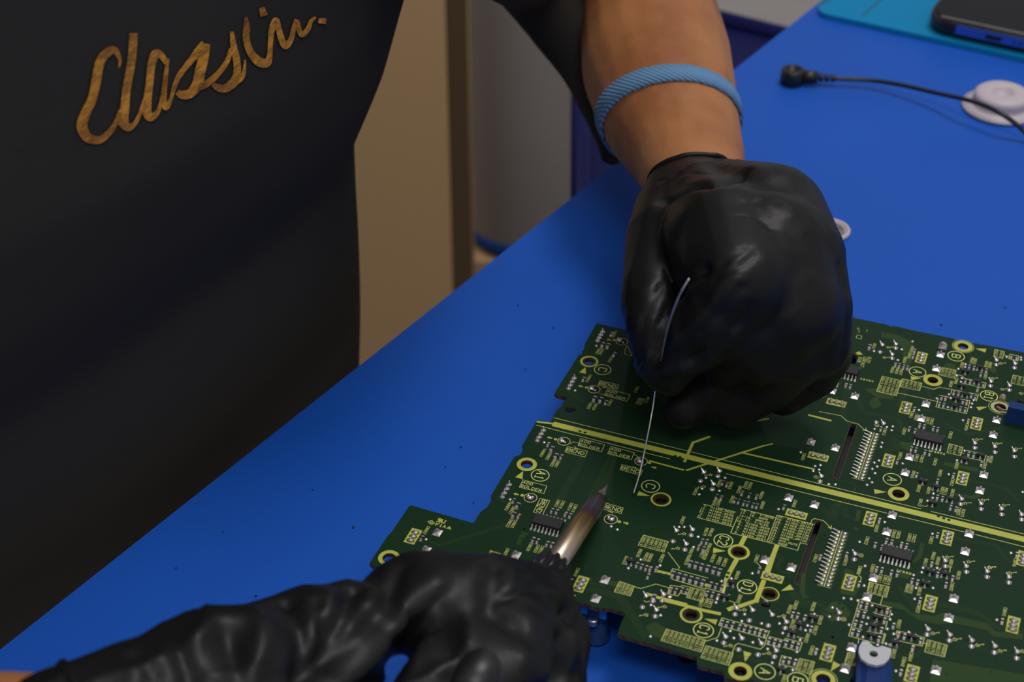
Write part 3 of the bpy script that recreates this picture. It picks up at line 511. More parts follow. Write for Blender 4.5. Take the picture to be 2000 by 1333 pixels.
def mk_dot(b, c, k=0): b.lathe([(.00062, 0), (.00055, .0002), (.0003, .0004), (.00008, .00046)], mm(c), 12)
DT = [(k, x, y, 0) for k, x, y in L('C795,412 C527,428 C758,515 C898,335 C1340,600 C1410,555 C1405,582 C1325,665 C1375,690 C1365,725 C1250,845 C1268,882 C1132,885 C1240,970 C1488,902 C1472,935 C1462,970 C960,998 C1385,1095 C532,1180 C650,1162 C708,1155 C697,1192 C605,1312 C1805,485 C1945,490 C1945,512 '
 'G605,78 G595,118 G530,270 G575,250 G557,308 G510,330 G537,372 G480,422 G508,460 G460,485 G90,478 G155,480 G803,278 G1248,383 G1327,248 G1400,155 G1100,568 G1043,638 G1092,610 G630,843 G1090,957 G1848,1142 G388,1035 G440,1268 G998,1285 G1135,1285 G10,295 G1960,553 '
 'J920,222 J1013,152 J1000,195 J1150,155 J943,348 J1110,348 J930,455 J237,448 J310,455 J375,470 J127,540 J98,627 J515,520 J475,640 J462,700 J425,828 J290,708 J705,605 J690,655 J663,748 J725,798 J873,780 J568,905 J650,893 J690,905 J1733,660 J747,1160 J437,325 J447,132 '
 'I845,205 I718,372 I770,605 I742,672 I935,695 I630,768 I498,862 I665,838 I850,880 I995,945 I1040,1080 I1240,1150 I1110,695 I1142,790 I1385,715 I1365,762 I1312,855 I1450,603 I640,255 I545,282 I503,455 I490,490 I1280,972 I35,435 H1135,155 H1255,70 H1445,128 H1355,515 H1545,435 H1450,615 H1350,822 '
 'E1610,890 E1660,890 E1795,985 E1750,1085 E1425,1260 E1870,415 E1015,915 E955,885 F65,985 F20,1085 F140,415 F325,415 F270,540 F103,520 F75,575 F1193,303 F1245,293 F1232,338 F1175,350 F1325,478 F1390,480 F1055,168 F840,718 A812,378 A608,808 E310,75 D1463,625 D652,1010 D1418,1232')]
joined('solder_dot', DT, mk_dot, M['solder'], smooth=True)
def mk_cone(b, c, k=0):
    lean = (-.45, .1) if k == 0 else (.3, -.3); base = mm(c)
    pts_ = [base, base+Vector((lean[0]*.0002, lean[1]*.0003, .0003)), base+Vector((lean[0]*.0009, lean[1]*.0009, .0007)), base+Vector((lean[0]*.0018, lean[1]*.0018, .0012)), base+Vector((lean[0]*.0025, lean[1]*.0022, .0017 if k == 0 else .0020))]
    if k == 0: b.tube(pts_, [.00105, .00092, .0005, .00026, .0002], 14)
    else:
        b.lathe([(.0010, 0), (.0009, .0003), (.00055, .0006), (.0002, .00075)], base, 14); b.tube([base+Vector((.0002, -.0001, .0004)), base+Vector((.0008, -.0006, .0011))], [.0003, .00022], 8)
CP = [(k, x, y, 0) for k, x, y in L('G1500,85 G1692,120 G1880,160 G1372,625 G1560,670 G1757,720 G1950,775 G1215,1220 J1435,140 J1640,190 J1852,245 J1062,755 J1275,810 J1490,865 J1715,920 J1933,975 J195,595 J350,20 C1708,520 C1888,553 C1655,725 C1835,765 C607,372 C738,365 C702,465 '
 'I695,550 I850,570 I1040,615 I1180,685 I585,830 I745,845 I935,895 I1080,965 H1310,430 H1480,415 H1410,567 E1585,930 E1740,920 E1680,1060 E1850,365 E1942,480 F120,365 F272,355 F1255,405 C620,1130')]
joined('lead_cone', CP, mk_cone, M['solder'], smooth=True)
CQ = [(k, x, y, 1) for k, x, y in L('G1498,130 G1693,172 G1880,214 G1362,672 G1560,720 G1757,772 G1950,822 G1215,1272 J1435,193 J1637,243 J1850,298 J1050,807 J1268,864 J1485,922 J1707,982 J1925,1037 J185,652 J340,72 C1705,562 C1880,592 C1648,767 C1830,807 C735,402 C700,500 C585,440 '
 'I675,607 I815,667 I1000,717 I1165,742 I565,887 I710,952 I900,1002 I1060,1022 H1465,472 H1395,627 H1375,477 H1272,537 E1725,972 E1665,1112 E1550,1030 E1930,527 E1815,447 F200,527 F1240,452 F255,400 C548,1117')]
joined('clipped_lead', CQ, mk_cone, M['solder'], smooth=True)
# yellow pads with three joints
def pad3(k, x, y, along_u=False, d=1.0):
    c0 = bp(k, x, y); hw, hl = (3.45, 1.75) if along_u else (1.85, 3.5)
    pr = Print(0.012); pr.poly([(a, b) for a, b in ((-hw, -hl), (hw, -hl), (hw, hl), (-hw, hl))])
    o = pr.mb.build('connector_pad', M['lemon'], board); o.location = (c0[0]/1000, c0[1]/1000, 0)
    for i in (-1, 0, 1):
        b = MB(); q = (i*1.95, 0) if along_u else (0, i*1.95-.1)
        if along_u: b.lathe([(.00082, .00002), (.00075, .0004), (.0004, .0008), (.0002, .0011), (.0002, .0016), (.0001, .0017)], mm(q), 16)
        else: b.lathe([(.0008, .00002), (.00072, .0003), (.0004, .0006), (.0002, .0008), (.0002, .0012), (.0001, .0013)], mm(q), 16, xs=1.45)
        b.build('solder_joint', M['solder'], o, True)
    rgp = Print(0.016)
    for i in (-1, 0, 1):
        q = (i*1.95, 0) if along_u else (0, i*1.95-.1)
        n = 20; a = [(q[0]+math.cos(t*2*math.pi/n)*(1.0 if along_u else 1.38), q[1]+math.sin(t*2*math.pi/n)*1.0) for t in range(n)]; rgp.poly(a)
    rgp.mb.build('joint_gap', M['pcb'], o)
for t in L('D527,978 D1285,1197 H670,308 G668,250 G490,810 G1382,418 G1232,993 C985,490 C833,972 C1518,1125 J295,292 J85,978 J1083,497 J1893,705 J905,1185 J1992,60'): pad3(*t)
for t in L('F1225,210 F1015,765 I1043,243 B1400,925'): pad3(*t, along_u=True)
def mk_sq(b, c, k=0):
    b.box(mm(c, .05), (.0027, .0032, .0001)); 
    b.lathe([(.0010, .0001), (.0008, .0003), (.0004, .0007), (.0003, .0010), (.0003, .0017), (.0002, .0018)], mm((c[0], c[1]+.1)), 12)
    b.add([mm((c[0]+a, c[1]+d), z) for a, d, z in ((-1.35, -1.6, .1), (1.35, -1.6, .1), (1.35, 1.6, .1), (-1.35, 1.6, .1), (0, 0.1, .6))], [(0, 1, 4), (1, 2, 4), (2, 3, 4), (3, 0, 4)])
SQ = [(k, x, y, 0) for k, x, y in L('D762,945 D652,1112 D1520,1160 H908,268 H818,452 F1155,72 F1390,127 F940,608 F1190,675 F710,1208 F967,1280 C1170,460 C1130,595 C1030,938 C985,1078 C1712,1092 C1680,1235 B1360,812 B1578,862 G872,215 G830,365 G1587,385 G1550,538 G1447,955 G652,937 G1408,1125 G705,775 J530,248 J467,435 J318,928 J255,1135 J1315,450 J1265,640 J1140,1150')]
joined('square_pad', SQ, mk_sq, M['solder'])
# solder sites inside the call-out circles
for i, (k, x, y) in enumerate(sites):
    c0 = bp(k, x, y); dk_ = Print(0.009); dk_.ring((0, 0), 0, 2.0, 30); o = dk_.mb.build('clip_slot', M['hole'], board); o.location = (c0[0]/1000, c0[1]/1000, 0)
    b = MB(); r_ = random.Random(i)
    q = [Vector((math.cos(a)*1.15, math.sin(a)*1.0, T+.0005*1000)) for a in (2.2+.4*i, 3.0+.4*i, 3.8+.4*i, 4.6+.4*i)]
    q = [Vector((p.x/1000-.0003, p.y/1000+.0002, T+.0005)) for p in q]; b.tube(spline(q, 4), [.0004]*4+[.00075]*5+[.0005]*4, 10)
    b.lathe([(.0007, 0), (.0006, .0004), (.0002, .0008)], (-.0009, .0004, T), 10); b.lathe([(.0005, 0), (.0004, .0003), (.0002, .0005)], (.0006, -.0006, T), 10)
    o2 = b.build('solder_blob', M['solder'], board, True); o2.location = o.location
# row of four pins near the left edge
for k, a, b_, c_, d_ in (('A', 872, 243, 822, 330), ('A', 600, 690, 543, 790), ('A', 303, 1192, 240, 1292), ('D', 1455, 482, 1385, 602)):
    p0 = Vector(bp(k, a, b_)); p1 = Vector(bp(k, c_, d_))
    for i in range(4):
        q = p0.lerp(p1, i/3); b = MB(); b.lathe([(.0009, 0), (.0008, .0003), (.00045, .0007), (.00025, .001), (.0002, .0018), (.0001, .0019)], (0, 0, T), 14, xs=1.2)
        o = b.build('solder_joint', M['solder'], board, True); o.location = (q.x/1000, q.y/1000, 0)
# integrated circuits
def ic(k, x, y, n=8):
    c0 = bp(k, x, y); Lg = n*1.27-.2; b = MB(); b.box((0, 0, T+.00095), (Lg/1000, .0046, .0017), taper=.95)
    b.lathe([(.00035, 0), (.0003, .00003)], (-Lg/2000+.0009, -.0015, T+.0018), 12)
    o = b.build('integrated_circuit', M['chip'], board); o.location = (c0[0]/1000, c0[1]/1000, 0)
    for i in range(n):
        for s in (-1, 1):
            p = MB(); u = (i-(n-1)/2)*1.27/1000; p.box((u, s*.0026, T+.00085), (.00042, .0006, .0002)); p.box((u, s*.0030, T+.0005), (.00042, .00022, .0008))
            p.box((u, s*.0037, T+.00012), (.0007, .0014, .00022), taper=.7); p.build('pin', M['solder'], o)
ic('E', 348, 868); ic('G', 1058, 52); ic('G', 745, 1170); ic('B', 1500, 630, 7)
# pin headers
def header(k0, a, b_, k1, c_, d_):
    p0 = Vector(bp(k0, a, b_)); p1 = Vector(bp(k1, c_, d_)); silk.line([p0, p1], .2)
    hb = MB(); c0 = (p0+p1)/2; Lg = (p1-p0).length; hb.box((0, 0, T+.000004), (.0046, Lg/1000, .000012)); o = hb.build('pin_header', M['pcb_light'], board); o.location = (c0.x/1000, c0.y/1000, 0)
    t = (p1-p0)/1000/15
    for i in range(15):
        for s in (-1, 1):
            q = t*(i-7); b = MB(); base = Vector((q.x+s*.0010, q.y, T))
            b.lathe([(.00062, 0), (.00055, .0003), (.0003, .0005), (.0001, .0006)], base, 8, xs=1.1)
            e = Vector((-.0021, .0004, .0006)) if s < 0 else Vector((.0008, .0000, .0004)); b.tube([base+Vector((0, 0, .0003)), base+e], .00021, 6)
            b.build('pin', M['solder'], o)
        q = t*(i-6.5)
        for s in (-1, 1): silk.line([(c0.x+q.x*1000+s*.4, c0.y+q.y*1000), (c0.x+q.x*1000+s*2.0, c0.y+q.y*1000)], .12)
header('C', 530, 1212, 'G', 375, 430); header('F', 1457, 928, 'I', 1547, 332)
# slot rims
for s_ in slots: cop = Print(.010); cop.line(s_, .14, closed=True); cop.mb.build('copper_rim', M['copper'], board)
# black connector bodies under the board
for s_ in slots:
    c0 = sum((Vector(p) for p in s_), Vector((0, 0)))/len(s_); t = Vector(s_[10])-Vector(s_[3]); b = MB(); b.box((c0.x/1000, c0.y/1000, -.0090), (.0062, t.length*1.08/1000, .0120), (t.y, -t.x)); b.build('connector_body', M['black_plastic'], board)
for i in (3, 4, 5, 6, 7, 9, 10, 12):
    k, x, y, r = holes[i]; c0 = bp(k, x, y); b = MB(); b.lathe([(.0034, -.0165), (.0034, -.0003)], (c0[0]/1000, c0[1]/1000, 0), 20); b.build('spacer', M['black_plastic'], board, True)
# metal tabs standing next to pads
for k, x, y, sc_ in (('C', 1185, 412, 1), ('L', 1390, 590, .7), ('I', 975, 512, .55)):
    c0 = bp(k, x, y); b = MB(); b.box((0, 0, T+.0010*sc_), (.0030*sc_, .0011*sc_, .0020*sc_)); b.lathe([(.0015*sc_, 0), (.0015*sc_, .0011*sc_)], (0, .00055*sc_, T+.0018*sc_), 18, axis=(0, -1, 0)); o = b.build('metal_tab', M['tin'], board); o.location = (c0[0]/1000, c0[1]/1000, 0)
for pr, nm, m_ in ((silk, 'silkscreen_print', 'silk'), (lemon, 'yellow_trace', 'lemon'), (dark, 'via_field', 'pcb_dark'), (black, 'via_hole', 'hole')):
    tag(pr.mb.build(nm, M[m_], board), kind='stuff' if nm.startswith('via') else None)
# ---- blue stands the board rests on ---------------------------------
def stand(label, p, h, size=(.010, .010), bolt=False):
    o = empty('board_stand', (p.x, p.y, 0), label, 'board stand', 'blue stands under the circuit board'); o.rotation_euler = (0, 0, YAW)
    b = MB(); b.lathe([(size[0]*.62, 0), (size[0]*.62, .0012), (size[0]*.48, .0016), (size[0]*.45, h*.62)], n=20); b.build('foot', M['blue_plastic'], o, True)
    b = MB(); b.box((0, 0, h*.81), (size[0], size[1], h*.38)); b.build('block', M['blue_plastic'], o)
    return o
o = stand('blue plastic stand with silver screw and bright tabs in the notch beside the iron hand', P(1165, 1262, 0) + Vector((0, .004, 0)), .0165, (.0075, .006))
for s in (-1, 1):
    b = MB(); b.box((s*.0031, -.0035, .0150), (.0022, .0012, .0040)); t_ = b.build('tab', M['blue_bright'], o); t_['label'] = 'bright blue tab'
b = MB(); b.lathe([(.0014, .0), (.0021, .0004), (.0014, .0008), (.0021, .0012), (.0014, .0016), (.0021, .002), (.0014, .0024)], (0, -.0036, .0095), 16); b.build('screw', M['tin'], o, True)
for (x, y), lb in (((1665, 705), 'blue plastic stand showing through the notch beside the wire-holding glove'), ((1608, 1334), 'blue stand under the screw hole marked B at the lower edge'), ((1029, 912), None)):
    if lb: stand(lb, P(x, y+10, .010), ZB-T-.0004)
q = P(1992, 808, ZB+.004)
o = empty('board_clip', (q.x, q.y, 0), 'dark blue upright clip in the slot at the board right edge by B1', 'clip'); o.rotation_euler = (0, 0, YAW)
b = MB(); b.box((0, 0, .0135), (.0095, .0042, .027), taper=.9); b.build('clip_body', M['blue_plastic'], o); b = MB(); b.box((.0085, 0, .012), (.0040, .0040, .024)); b.build('side_leg', M['grey_plate'], o)
# silver-ended clamp at the lower right
plate_px = [(425, 862), (480, 868), (505, 890), (530, 915), (570, 927), (610, 910), (705, 938), (702, 985), (680, 1040), (635, 1085), (565, 1103), (480, 1085), (410, 1035), (385, 975), (390, 920)]
zc = ZB+.0065
pp = [P(1600+x/5, 1080+y/5, zc) for x, y in plate_px]; pc = sum(pp, Vector())/len(pp)
o = empty('board_clamp', (pc.x, pc.y, ZB), 'blue clamp with a rounded silver plate resting on the lower right of the board', 'clamp')
b = MB(); cu = bpy.data.curves.new('plate', 'CURVE'); cu.dimensions = '2D'; cu.fill_mode = 'BOTH'; cu.extrude = .0005
hc = P(1600+532/5, 1080+990/5, zc)
for ps in (pp, [hc + Vector((math.cos(a), math.sin(a), 0))*.00125 for a in [i*math.pi/12 for i in range(24)]]):
    sp = cu.splines.new('POLY'); sp.points.add(len(ps)-1); sp.use_cyclic_u = True
    for i, p_ in enumerate(ps): sp.points[i].co = (p_.x-pc.x, p_.y-pc.y, 0, 1)
tmp = bpy.data.objects.new('tmp', cu); COL.objects.link(tmp); dg = bpy.context.evaluated_depsgraph_get(); dg.update(); me = bpy.data.meshes.new_from_object(tmp.evaluated_get(dg)); bpy.data.objects.remove(tmp)
me.materials.clear(); me.materials.append(M['grey_plate']); pl_ = link(bpy.data.objects.new('plate', me), o); pl_.location = (0, 0, zc-ZB-.0005); pl_['label'] = 'rounded silver plate with a hole'
b = MB()
prof = [(385, 1000, 0), (700, 985, 0), (715, 1265, 0), (720, 1600, 0), (335, 1600, 0), (352, 1265, 0), (385, 1040, 0)]
la = [P(1600+x/5, 1080+y/5, zc-.001) for x, y in ((395, 985), (480, 1070), (565, 1090), (640, 1068), (697, 985))]
lb_ = [P(1600+x/5, 1080+y/5, ZB-.002) for x, y in ((315, 1560), (420, 1600), (530, 1620), (640, 1600), (735, 1560))]
vs = [rel(o, p_) for p_ in la+lb_] + [rel(o, p_)-Vector((0, -.002, .0028)) for p_ in la+lb_]
fs = [(i, i+5, i+6, i+1) for i in range(4)] + [(10+i, 11+i, 16+i, 15+i) for i in range(4)] + [(0, 10, 15, 5), (4, 9, 19, 14), (0, 1, 2, 3, 4, 14, 13, 12, 11, 10), (9, 8, 7, 6, 5, 15, 16, 17, 18, 19)]
b.add(vs, fs); b.build('arm', M['blue_plastic'], o)
b = MB(); b.lathe([(.0022, .0002), (.0022, zc-ZB-.001)], (hc.x-pc.x-.002, hc.y-pc.y+.0035, 0), 14); b.build('post', M['blue_plastic'], o, True)
# ------------------------------------------------------------------ things lying on the mat
# grounding plug with its cord
pc0 = P(1546, 163, 0.0); U = (P(1600, 166, 0)-P(1546, 163, 0)).normalized()
plug = empty('grounding_cord', pc0, 'black snap plug with ribbed sleeve and thin black cord crossing the white disc', 'cord')
b = MB(); b.lathe([(.0052, 0), (.0058, .0008), (.0060, .004), (.0056, .0078), (.0050, .0082), (.0036, .0080), (.0034, .0066), (.0001, .0066)], n=36); b.build('plug_head', M['black_plastic'], plug, True)
b = MB(); b.tube([U*.004+Vector((0, 0, .004)), U*.009+Vector((0, 0, .0042)), U*.0125+Vector((0, 0, .0042)), U*.0126+Vector((0, 0, .0042))], [.0036, .0034, .0030, .002], 16)
for i in range(3): b.tube([U*(.0130+i*.0030)+Vector((0, 0, .0042)), U*(.0134+i*.003)+Vector((0, 0, .0042)), U*(.0150+i*.003)+Vector((0, 0, .0042)), U*(.0154+i*.003)+Vector((0, 0, .0042))], [.0016, .0023-.0002*i, .0023-.0002*i, .0015], 14)
b.build('strain_relief', M['black_plastic'], plug, True)
cp = [P(1625, 153, .0042), P(1700, 157, .0045), P(1760, 166, .006), P(1830, 182, .0085), P(1880, 193, .0118), P(1920, 205, .0125), P(1955, 222, .0118), P(1985, 243, .008), P(2010, 268, .004), P(2060, 330, .0016), P(2140, 430, .0014)]
b = MB(); b.tube([rel(plug, p) for p in spline(cp, 8)], .00115, 10); b.build('cable', M['black_plastic'], plug, True)
# white flanged disc
wc = P(1953, 212, 0.0)
disc = empty('flanged_disc', wc, 'white round plastic disc with a wide flange and a central hole under the cord', 'disc')
b = MB(); b.lathe([(.0172, 0), (.0186, .0008), (.0184, .0018), (.0150, .0026), (.0128, .0040), (.0136, .0058), (.0134, .0080), (.0118, .0092), (.0060, .0096), (.0048, .0090), (.0042, .0070), (.0001, .0068)], n=64)
b.build('disc_body', M['white_plastic'], disc, True)
# snap on the mat behind the glove
sc = P(1621, 453, 0.0)
snap = empty('mat_snap', sc, 'steel grounding snap in a white ring peeking out behind the wire-holding glove', 'snap')
b = MB(); b.lathe([(.0086, 0), (.0088, .0012), (.0082, .0020), (.0072, .0020), (.0070, .0008), (.0001, .0008)], n=48); b.build('washer', M['white_plastic'], snap, True)
b = MB(); b.lathe([(.0060, .0009), (.0058, .0014), (.0030, .0016), (.0024, .0040), (.0016, .0044)], n=32); b.build('stud', M['steel'], snap, True)
# turquoise silicone mat
ta = P(1590, 22, 0.003); tb = P(2000, 112, 0.003); td = (tb-ta).normalized(); tn = Vector((-td.y, td.x, 0))
tmat = empty('silicone_mat', (ta.x, ta.y, 0), 'turquoise silicone work mat with molded slots under the phone', 'mat')
r = .008; pts_ = [(r*(1-math.cos(a)), r*(1-math.sin(a))) for a in [i*math.pi/12 for i in range(7)]]
pts_ = pts_ + [(.33, 0), (.33, .24), (0, .24)]
b = MB(); b.prism([tuple((td*p[0]+tn*p[1]).xy) for p in pts_], 0.0003, .0030); b.build('mat_body', M['turq'], tmat)
def groove(x0_, y0_, x1_, y1_, wd, nm='groove'):
    a = P(x0_, y0_, .003); c = P(x1_, y1_, .003); t = (c-a).normalized(); n = Vector((-t.y, t.x, 0))
    b = MB(); b.prism([tuple((rel(tmat, p)).xy) for p in (a-n*wd/2, c-n*wd/2, c+n*wd/2, a+n*wd/2)], .00295, .00312); b.build(nm, M['turq_dark'], tmat)
groove(1600, 9, 1640, -15, .0022); groove(1683, 32, 1745, -22, .0014)
# phone in its black case, lying on the turquoise mat
ph0 = P(1811, 62, 0.003); z0 = .0032
ang = math.atan2(td.y, td.x)
phone = empty('smartphone', ph0 + td*.036 + tn*.073 + Vector((0, 0, .0001)), 'smartphone in a thick black case lying on the turquoise mat', 'phone'); phone.rotation_euler = (0, 0, ang)
def rrect(w_, h_, r_, n=8):
    out = []
    for cx, cy, a0 in ((w_/2-r_, h_/2-r_, 0), (-w_/2+r_, h_/2-r_, math.pi/2), (-w_/2+r_, -h_/2+r_, math.pi), (w_/2-r_, -h_/2+r_, 1.5*math.pi)):
        for k in range(n+1): a = a0+k*math.pi/2/n; out.append((cx+r_*math.cos(a), cy+r_*math.sin(a)))
    return out
def stack(b, levels, mi=0):
    n = None; vs = []
    for w_, h_, r_, z in levels:
        q = rrect(w_, h_, r_); n = len(q); vs += [(p[0], p[1], z) for p in q]
    fs = [(i*n+k, i*n+(k+1) % n, (i+1)*n+(k+1) % n, (i+1)*n+k) for i in range(len(levels)-1) for k in range(n)]
    fs.append(tuple(range(n-1, -1, -1))); fs.append(tuple((len(levels)-1)*n+k for k in range(n))); b.add(vs, fs, mi)
b = MB(); stack(b, [(.071, .145, .011, 0), (.0745, .149, .0125, .0015), (.0755, .150, .013, .005), (.0750, .1495, .0125, .0092), (.0725, .147, .0115, .0098), (.0715, .146, .011, .0080)]); b.build('phone_case', M['black_plastic'], phone, True)
b = MB(); stack(b, [(.0708, .1452, .0105, .0070), (.0708, .1452, .0105, .0100)]); b.build('screen', M['glass'], phone)
b = MB(); b.box((0.002, -.0747, .0058), (.046, .0018, .0048)); o = b.build('bottom_frame', M['frame_blue'], phone); o['label'] = 'blue metal edge with charging port'
b = MB(); b.box((-.001, -.0757, .0056), (.0085, .0004, .0022)); b.build('charging_port', M['hole'], phone)
b = MB()
for i in range(5): b.lathe([(.0006, 0), (.0006, .0004)], (.010+i*.0028, -.0756, .0056), 8, axis=(0, -1, 0))
b.build('speaker_holes', M['hole'], phone)
b = MB(); b.tube([(-.030, -.0732, .0102), (.030, -.0732, .0102)], .0004, 6); b.build('bright_rim', M['steel'], phone)
# ------------------------------------------------------------------ soldering iron
tip = P(1187, 948, .0225); h0 = P(1078, 1112, .047); ax = (h0-tip).normalized()
iron = empty('soldering_iron', tip, 'soldering iron with a long brown heat-tinted metal barrel held in the lower glove', 'soldering iron')
lt = (h0-tip).length
b = MB(); b.lathe([(.0002, 0), (.0006, .0025), (.0010, .0055), (.0013, .0075), (.0014, .0095), (.0011, .0105), (.0016, .0128)], n=20, axis=ax); b.build('tip', M['tin'], iron, True)
im = mat('heat_tinted_steel', (0.30, 0.27, 0.22), 0.34, metal=0.85)
nt = im.node_tree; bs = nt.nodes['Principled BSDF']; tc = nt.nodes.new('ShaderNodeTexCoord'); sp = nt.nodes.new('ShaderNodeVectorMath'); sp.operation = 'DOT_PRODUCT'; sp.inputs[1].default_value = ax
rp = nt.nodes.new('ShaderNodeMapRange'); rp.inputs['From Min'].default_value = .006; rp.inputs['From Max'].default_value = lt
cr_ = nt.nodes.new('ShaderNodeValToRGB'); e = cr_.color_ramp.elements
e[0].position = 0; e[0].color = (.08, .04, .04, 1); e[1].position = 1; e[1].color = (.62, .54, .46, 1)
for p_, c_ in ((.18, (.16, .11, .11, 1)), (.30, (.17, .16, .21, 1)), (.38, (.16, .10, .14, 1)), (.44, (.32, .19, .07, 1)), (.62, (.46, .33, .18, 1))):
    n_ = e.new(p_); n_.color = c_
nt.links.new(tc.outputs['Object'], sp.inputs[0]); nt.links.new(sp.outputs['Value'], rp.inputs['Value']); nt.links.new(rp.outputs['Result'], cr_.inputs['Fac']); nt.links.new(cr_.outputs['Color'], bs.inputs['Base Color'])
b = MB(); b.lathe([(.0017, .0120), (.0022, .0132), (.0030, .0165), (.0033, .0190), (.0033, .030), (.0034, lt+.012)], n=40, axis=ax); o = b.build('barrel', im, iron, True); o['label'] = 'heat-tinted metal barrel'
b = MB(); b.lathe([(.0036, lt-.001), (.0050, lt+.0005), (.0062, lt+.004), (.0062, lt+.010), (.0078, lt+.014), (.0080, lt+.04), (.0072, lt+.07), (.005, lt+.08)], n=28, axis=ax); b.build('handle', M['black_plastic'], iron, True)
b = MB()
for k in range(14):
    a = 2*math.pi*k/14; s1 = ax.orthogonal().normalized(); s2 = ax.cross(s1); d_ = s1*math.cos(a)+s2*math.sin(a)
    b.tube([ax*(lt+.001)+d_*.0054, ax*(lt+.012)+d_*.0064], .0009, 6)
b.build('grip_ribs', M['black_plastic'], iron, True)
# ------------------------------------------------------------------ solder wire
wp = [P(1346, 544, .125), P(1328, 575, .120), P(1314, 610, .110), P(1303, 645, .095), P(1298, 668, .080), P(1290, 710, .062), P(1282, 745, .054), P(1276, 790, .046), P(1268, 835, .040), P(1258, 885, .032), P(1248, 930, .026), P(1237, 965, .0212)]
wire = MB(); wire.tube(spline(wp, 6), .00027, 8)
tag(wire.build('solder_wire', M['solder'], None, True), 'thin silver solder wire pinched in the upper glove, its end just above the board', 'wire')
q = P(1960, 800, ZB+.001); o = MB(); o.tube(spline([P(1947, 795, ZB+.0005), P(1960, 802, ZB+.001), P(1976, 802, ZB+.0025), P(1991, 796, ZB+.0045)], 6), .00045, 8)
tag(o.build('wire_offcut', M['tin'], None, True), 'short bent silver wire sticking out of the dashed ring marked B1', 'wire')
from mathutils.bvhtree import BVHTree
# ------------------------------------------------------------------ the person
def seg(b, p, r0, q, r1, n=18):
    p = Vector(p); q = Vector(q); d = q-p; l = d.length
    if l < 1e-7: d = Vector((0, 0, 1))
    prof = [(max(r0*math.sin(a), 1e-5), -r0*math.cos(a)) for a in [math.pi/2*k/5 for k in range(5)]] + [(r0, 0), (r1, l)] + [(max(r1*math.cos(a), 1e-5), l+r1*math.sin(a)) for a in [math.pi/2*k/5 for k in range(1, 6)]]
    b.lathe(prof, p, n, axis=d)
def organic(name, chains, voxel, smooth, parent, m, grow=0.0, fn=None, extra=None):
    b = MB()
    for ch in chains:
        ch = [(Vector(c[0]), c[1]+grow) for c in ch]
        for (p, r0), (q, r1) in zip(ch, ch[1:]): seg(b, p, r0, q, r1)
    if extra: extra(b)
    o = b.build('tmp', m); md = o.modifiers.new('r', 'REMESH'); md.mode = 'VOXEL'; md.voxel_size = voxel; md.use_smooth_shade = True
    s_ = o.modifiers.new('s', 'SMOOTH'); s_.factor = .5; s_.iterations = smooth
    dg = bpy.context.evaluated_depsgraph_get(); dg.update(); me = bpy.data.meshes.new_from_object(o.evaluated_get(dg)); bpy.data.objects.remove(o)
    me.name = name; me.materials.clear(); me.materials.append(m)
    if fn:
        me.update(); nv = [v.normal.copy() for v in me.vertices]
        for v, n in zip(me.vertices, nv): v.co = v.co + n*fn(v.co, n)
        me.update()
    me.polygons.foreach_set('use_smooth', [True]*len(me.polygons))
    return link(bpy.data.objects.new(name, me), parent)
def C(*a): return [(P(x, y, z/1000), r/1000) for x, y, z, r in a]
def ridged(p, d, f_across, f_along, seed=0.0):
    """wrinkle lines running along direction d"""
    d = Vector(d).normalized(); a = d*p.dot(d); c = p-a
    w_ = noise.noise_vector(p*25+Vector((seed, 0, 0)))*.012
    n = noise.noise((c+w_)*f_across + a*f_along + Vector((seed, seed*.7, 0)))
    return (1-min(1, abs(n)*3.2))**2
def creases(lst):
    L_ = []
    for pts_, dep, wd in lst:
        L_.append(([Vector(p) for p in pts_], dep, wd))
    def f(p):
        t = 0
        for pts_, dep, wd in L_:
            best = 1e9
            for a, b in zip(pts_, pts_[1:]):
                ab = b-a; k = max(0, min(1, (p-a).dot(ab)/ab.length_squared)); best = min(best, (p-a-ab*k).length)
            if best < wd*3: t += dep*math.exp(-(best/wd)**2)
        return t
    return f
person = empty('person', (-.24, .53, -.75), 'person in a black shirt with gold script lettering and black gloves, soldering', 'person')
person_loc = Vector(person.location)
tc_ = Vector((-.198, .5085, 0)) - Vector((.9934, .1142, 0))*.017
def tring(z):
    tb_ = ((-.50, .0, .20, .13), (-.1, -.006, .18, .112), (.0, .0, .18, .11), (.055, .002, .18, .11), (.09, .013, .182, .115), (.13, .020, .188, .12), (.22, .028, .195, .122), (.32, .036, .20, .115), (.38, .05, .16, .09), (.42, .05, .07, .06))
    for (z0, *a), (z1, *c) in zip(tb_, tb_[1:]):
        if z0 <= z <= z1: t = (z-z0)/(z1-z0); return [a[i]+(c[i]-a[i])*t for i in range(3)]
def torso(b, grow=0):
    zs = [-.50, -.3, -.1, -.03, 0, .03, .055, .075, .09, .11, .13, .17, .22, .27, .32, .35, .38, .40, .42]; n = 72; vs = []
    for z in zs:
        sh, a, bb = tring(z); c = tc_ + Vector((.9934, .1142, 0))*sh
        for k in range(n):
            t = 2*math.pi*k/n; cs, sn = math.cos(t), math.sin(t); pw = .75
            vs.append(c + ED*(a+grow)*math.copysign(abs(cs)**pw, cs) + EN*(bb+grow)*math.copysign(abs(sn)**pw, sn) + Vector((0, 0, z)))
    fs = [(i*n+k, i*n+(k+1) % n, (i+1)*n+(k+1) % n, (i+1)*n+k) for i in range(len(zs)-1) for k in range(n)]
    fs += [tuple(range(n-1, -1, -1)), tuple((len(zs)-1)*n+k for k in range(n))]; b.add(vs, fs)
shL = tc_ + ED*.15 + Vector((.05, 0, .33)); shR = tc_ - ED*.17 + Vector((.0, 0, .33))
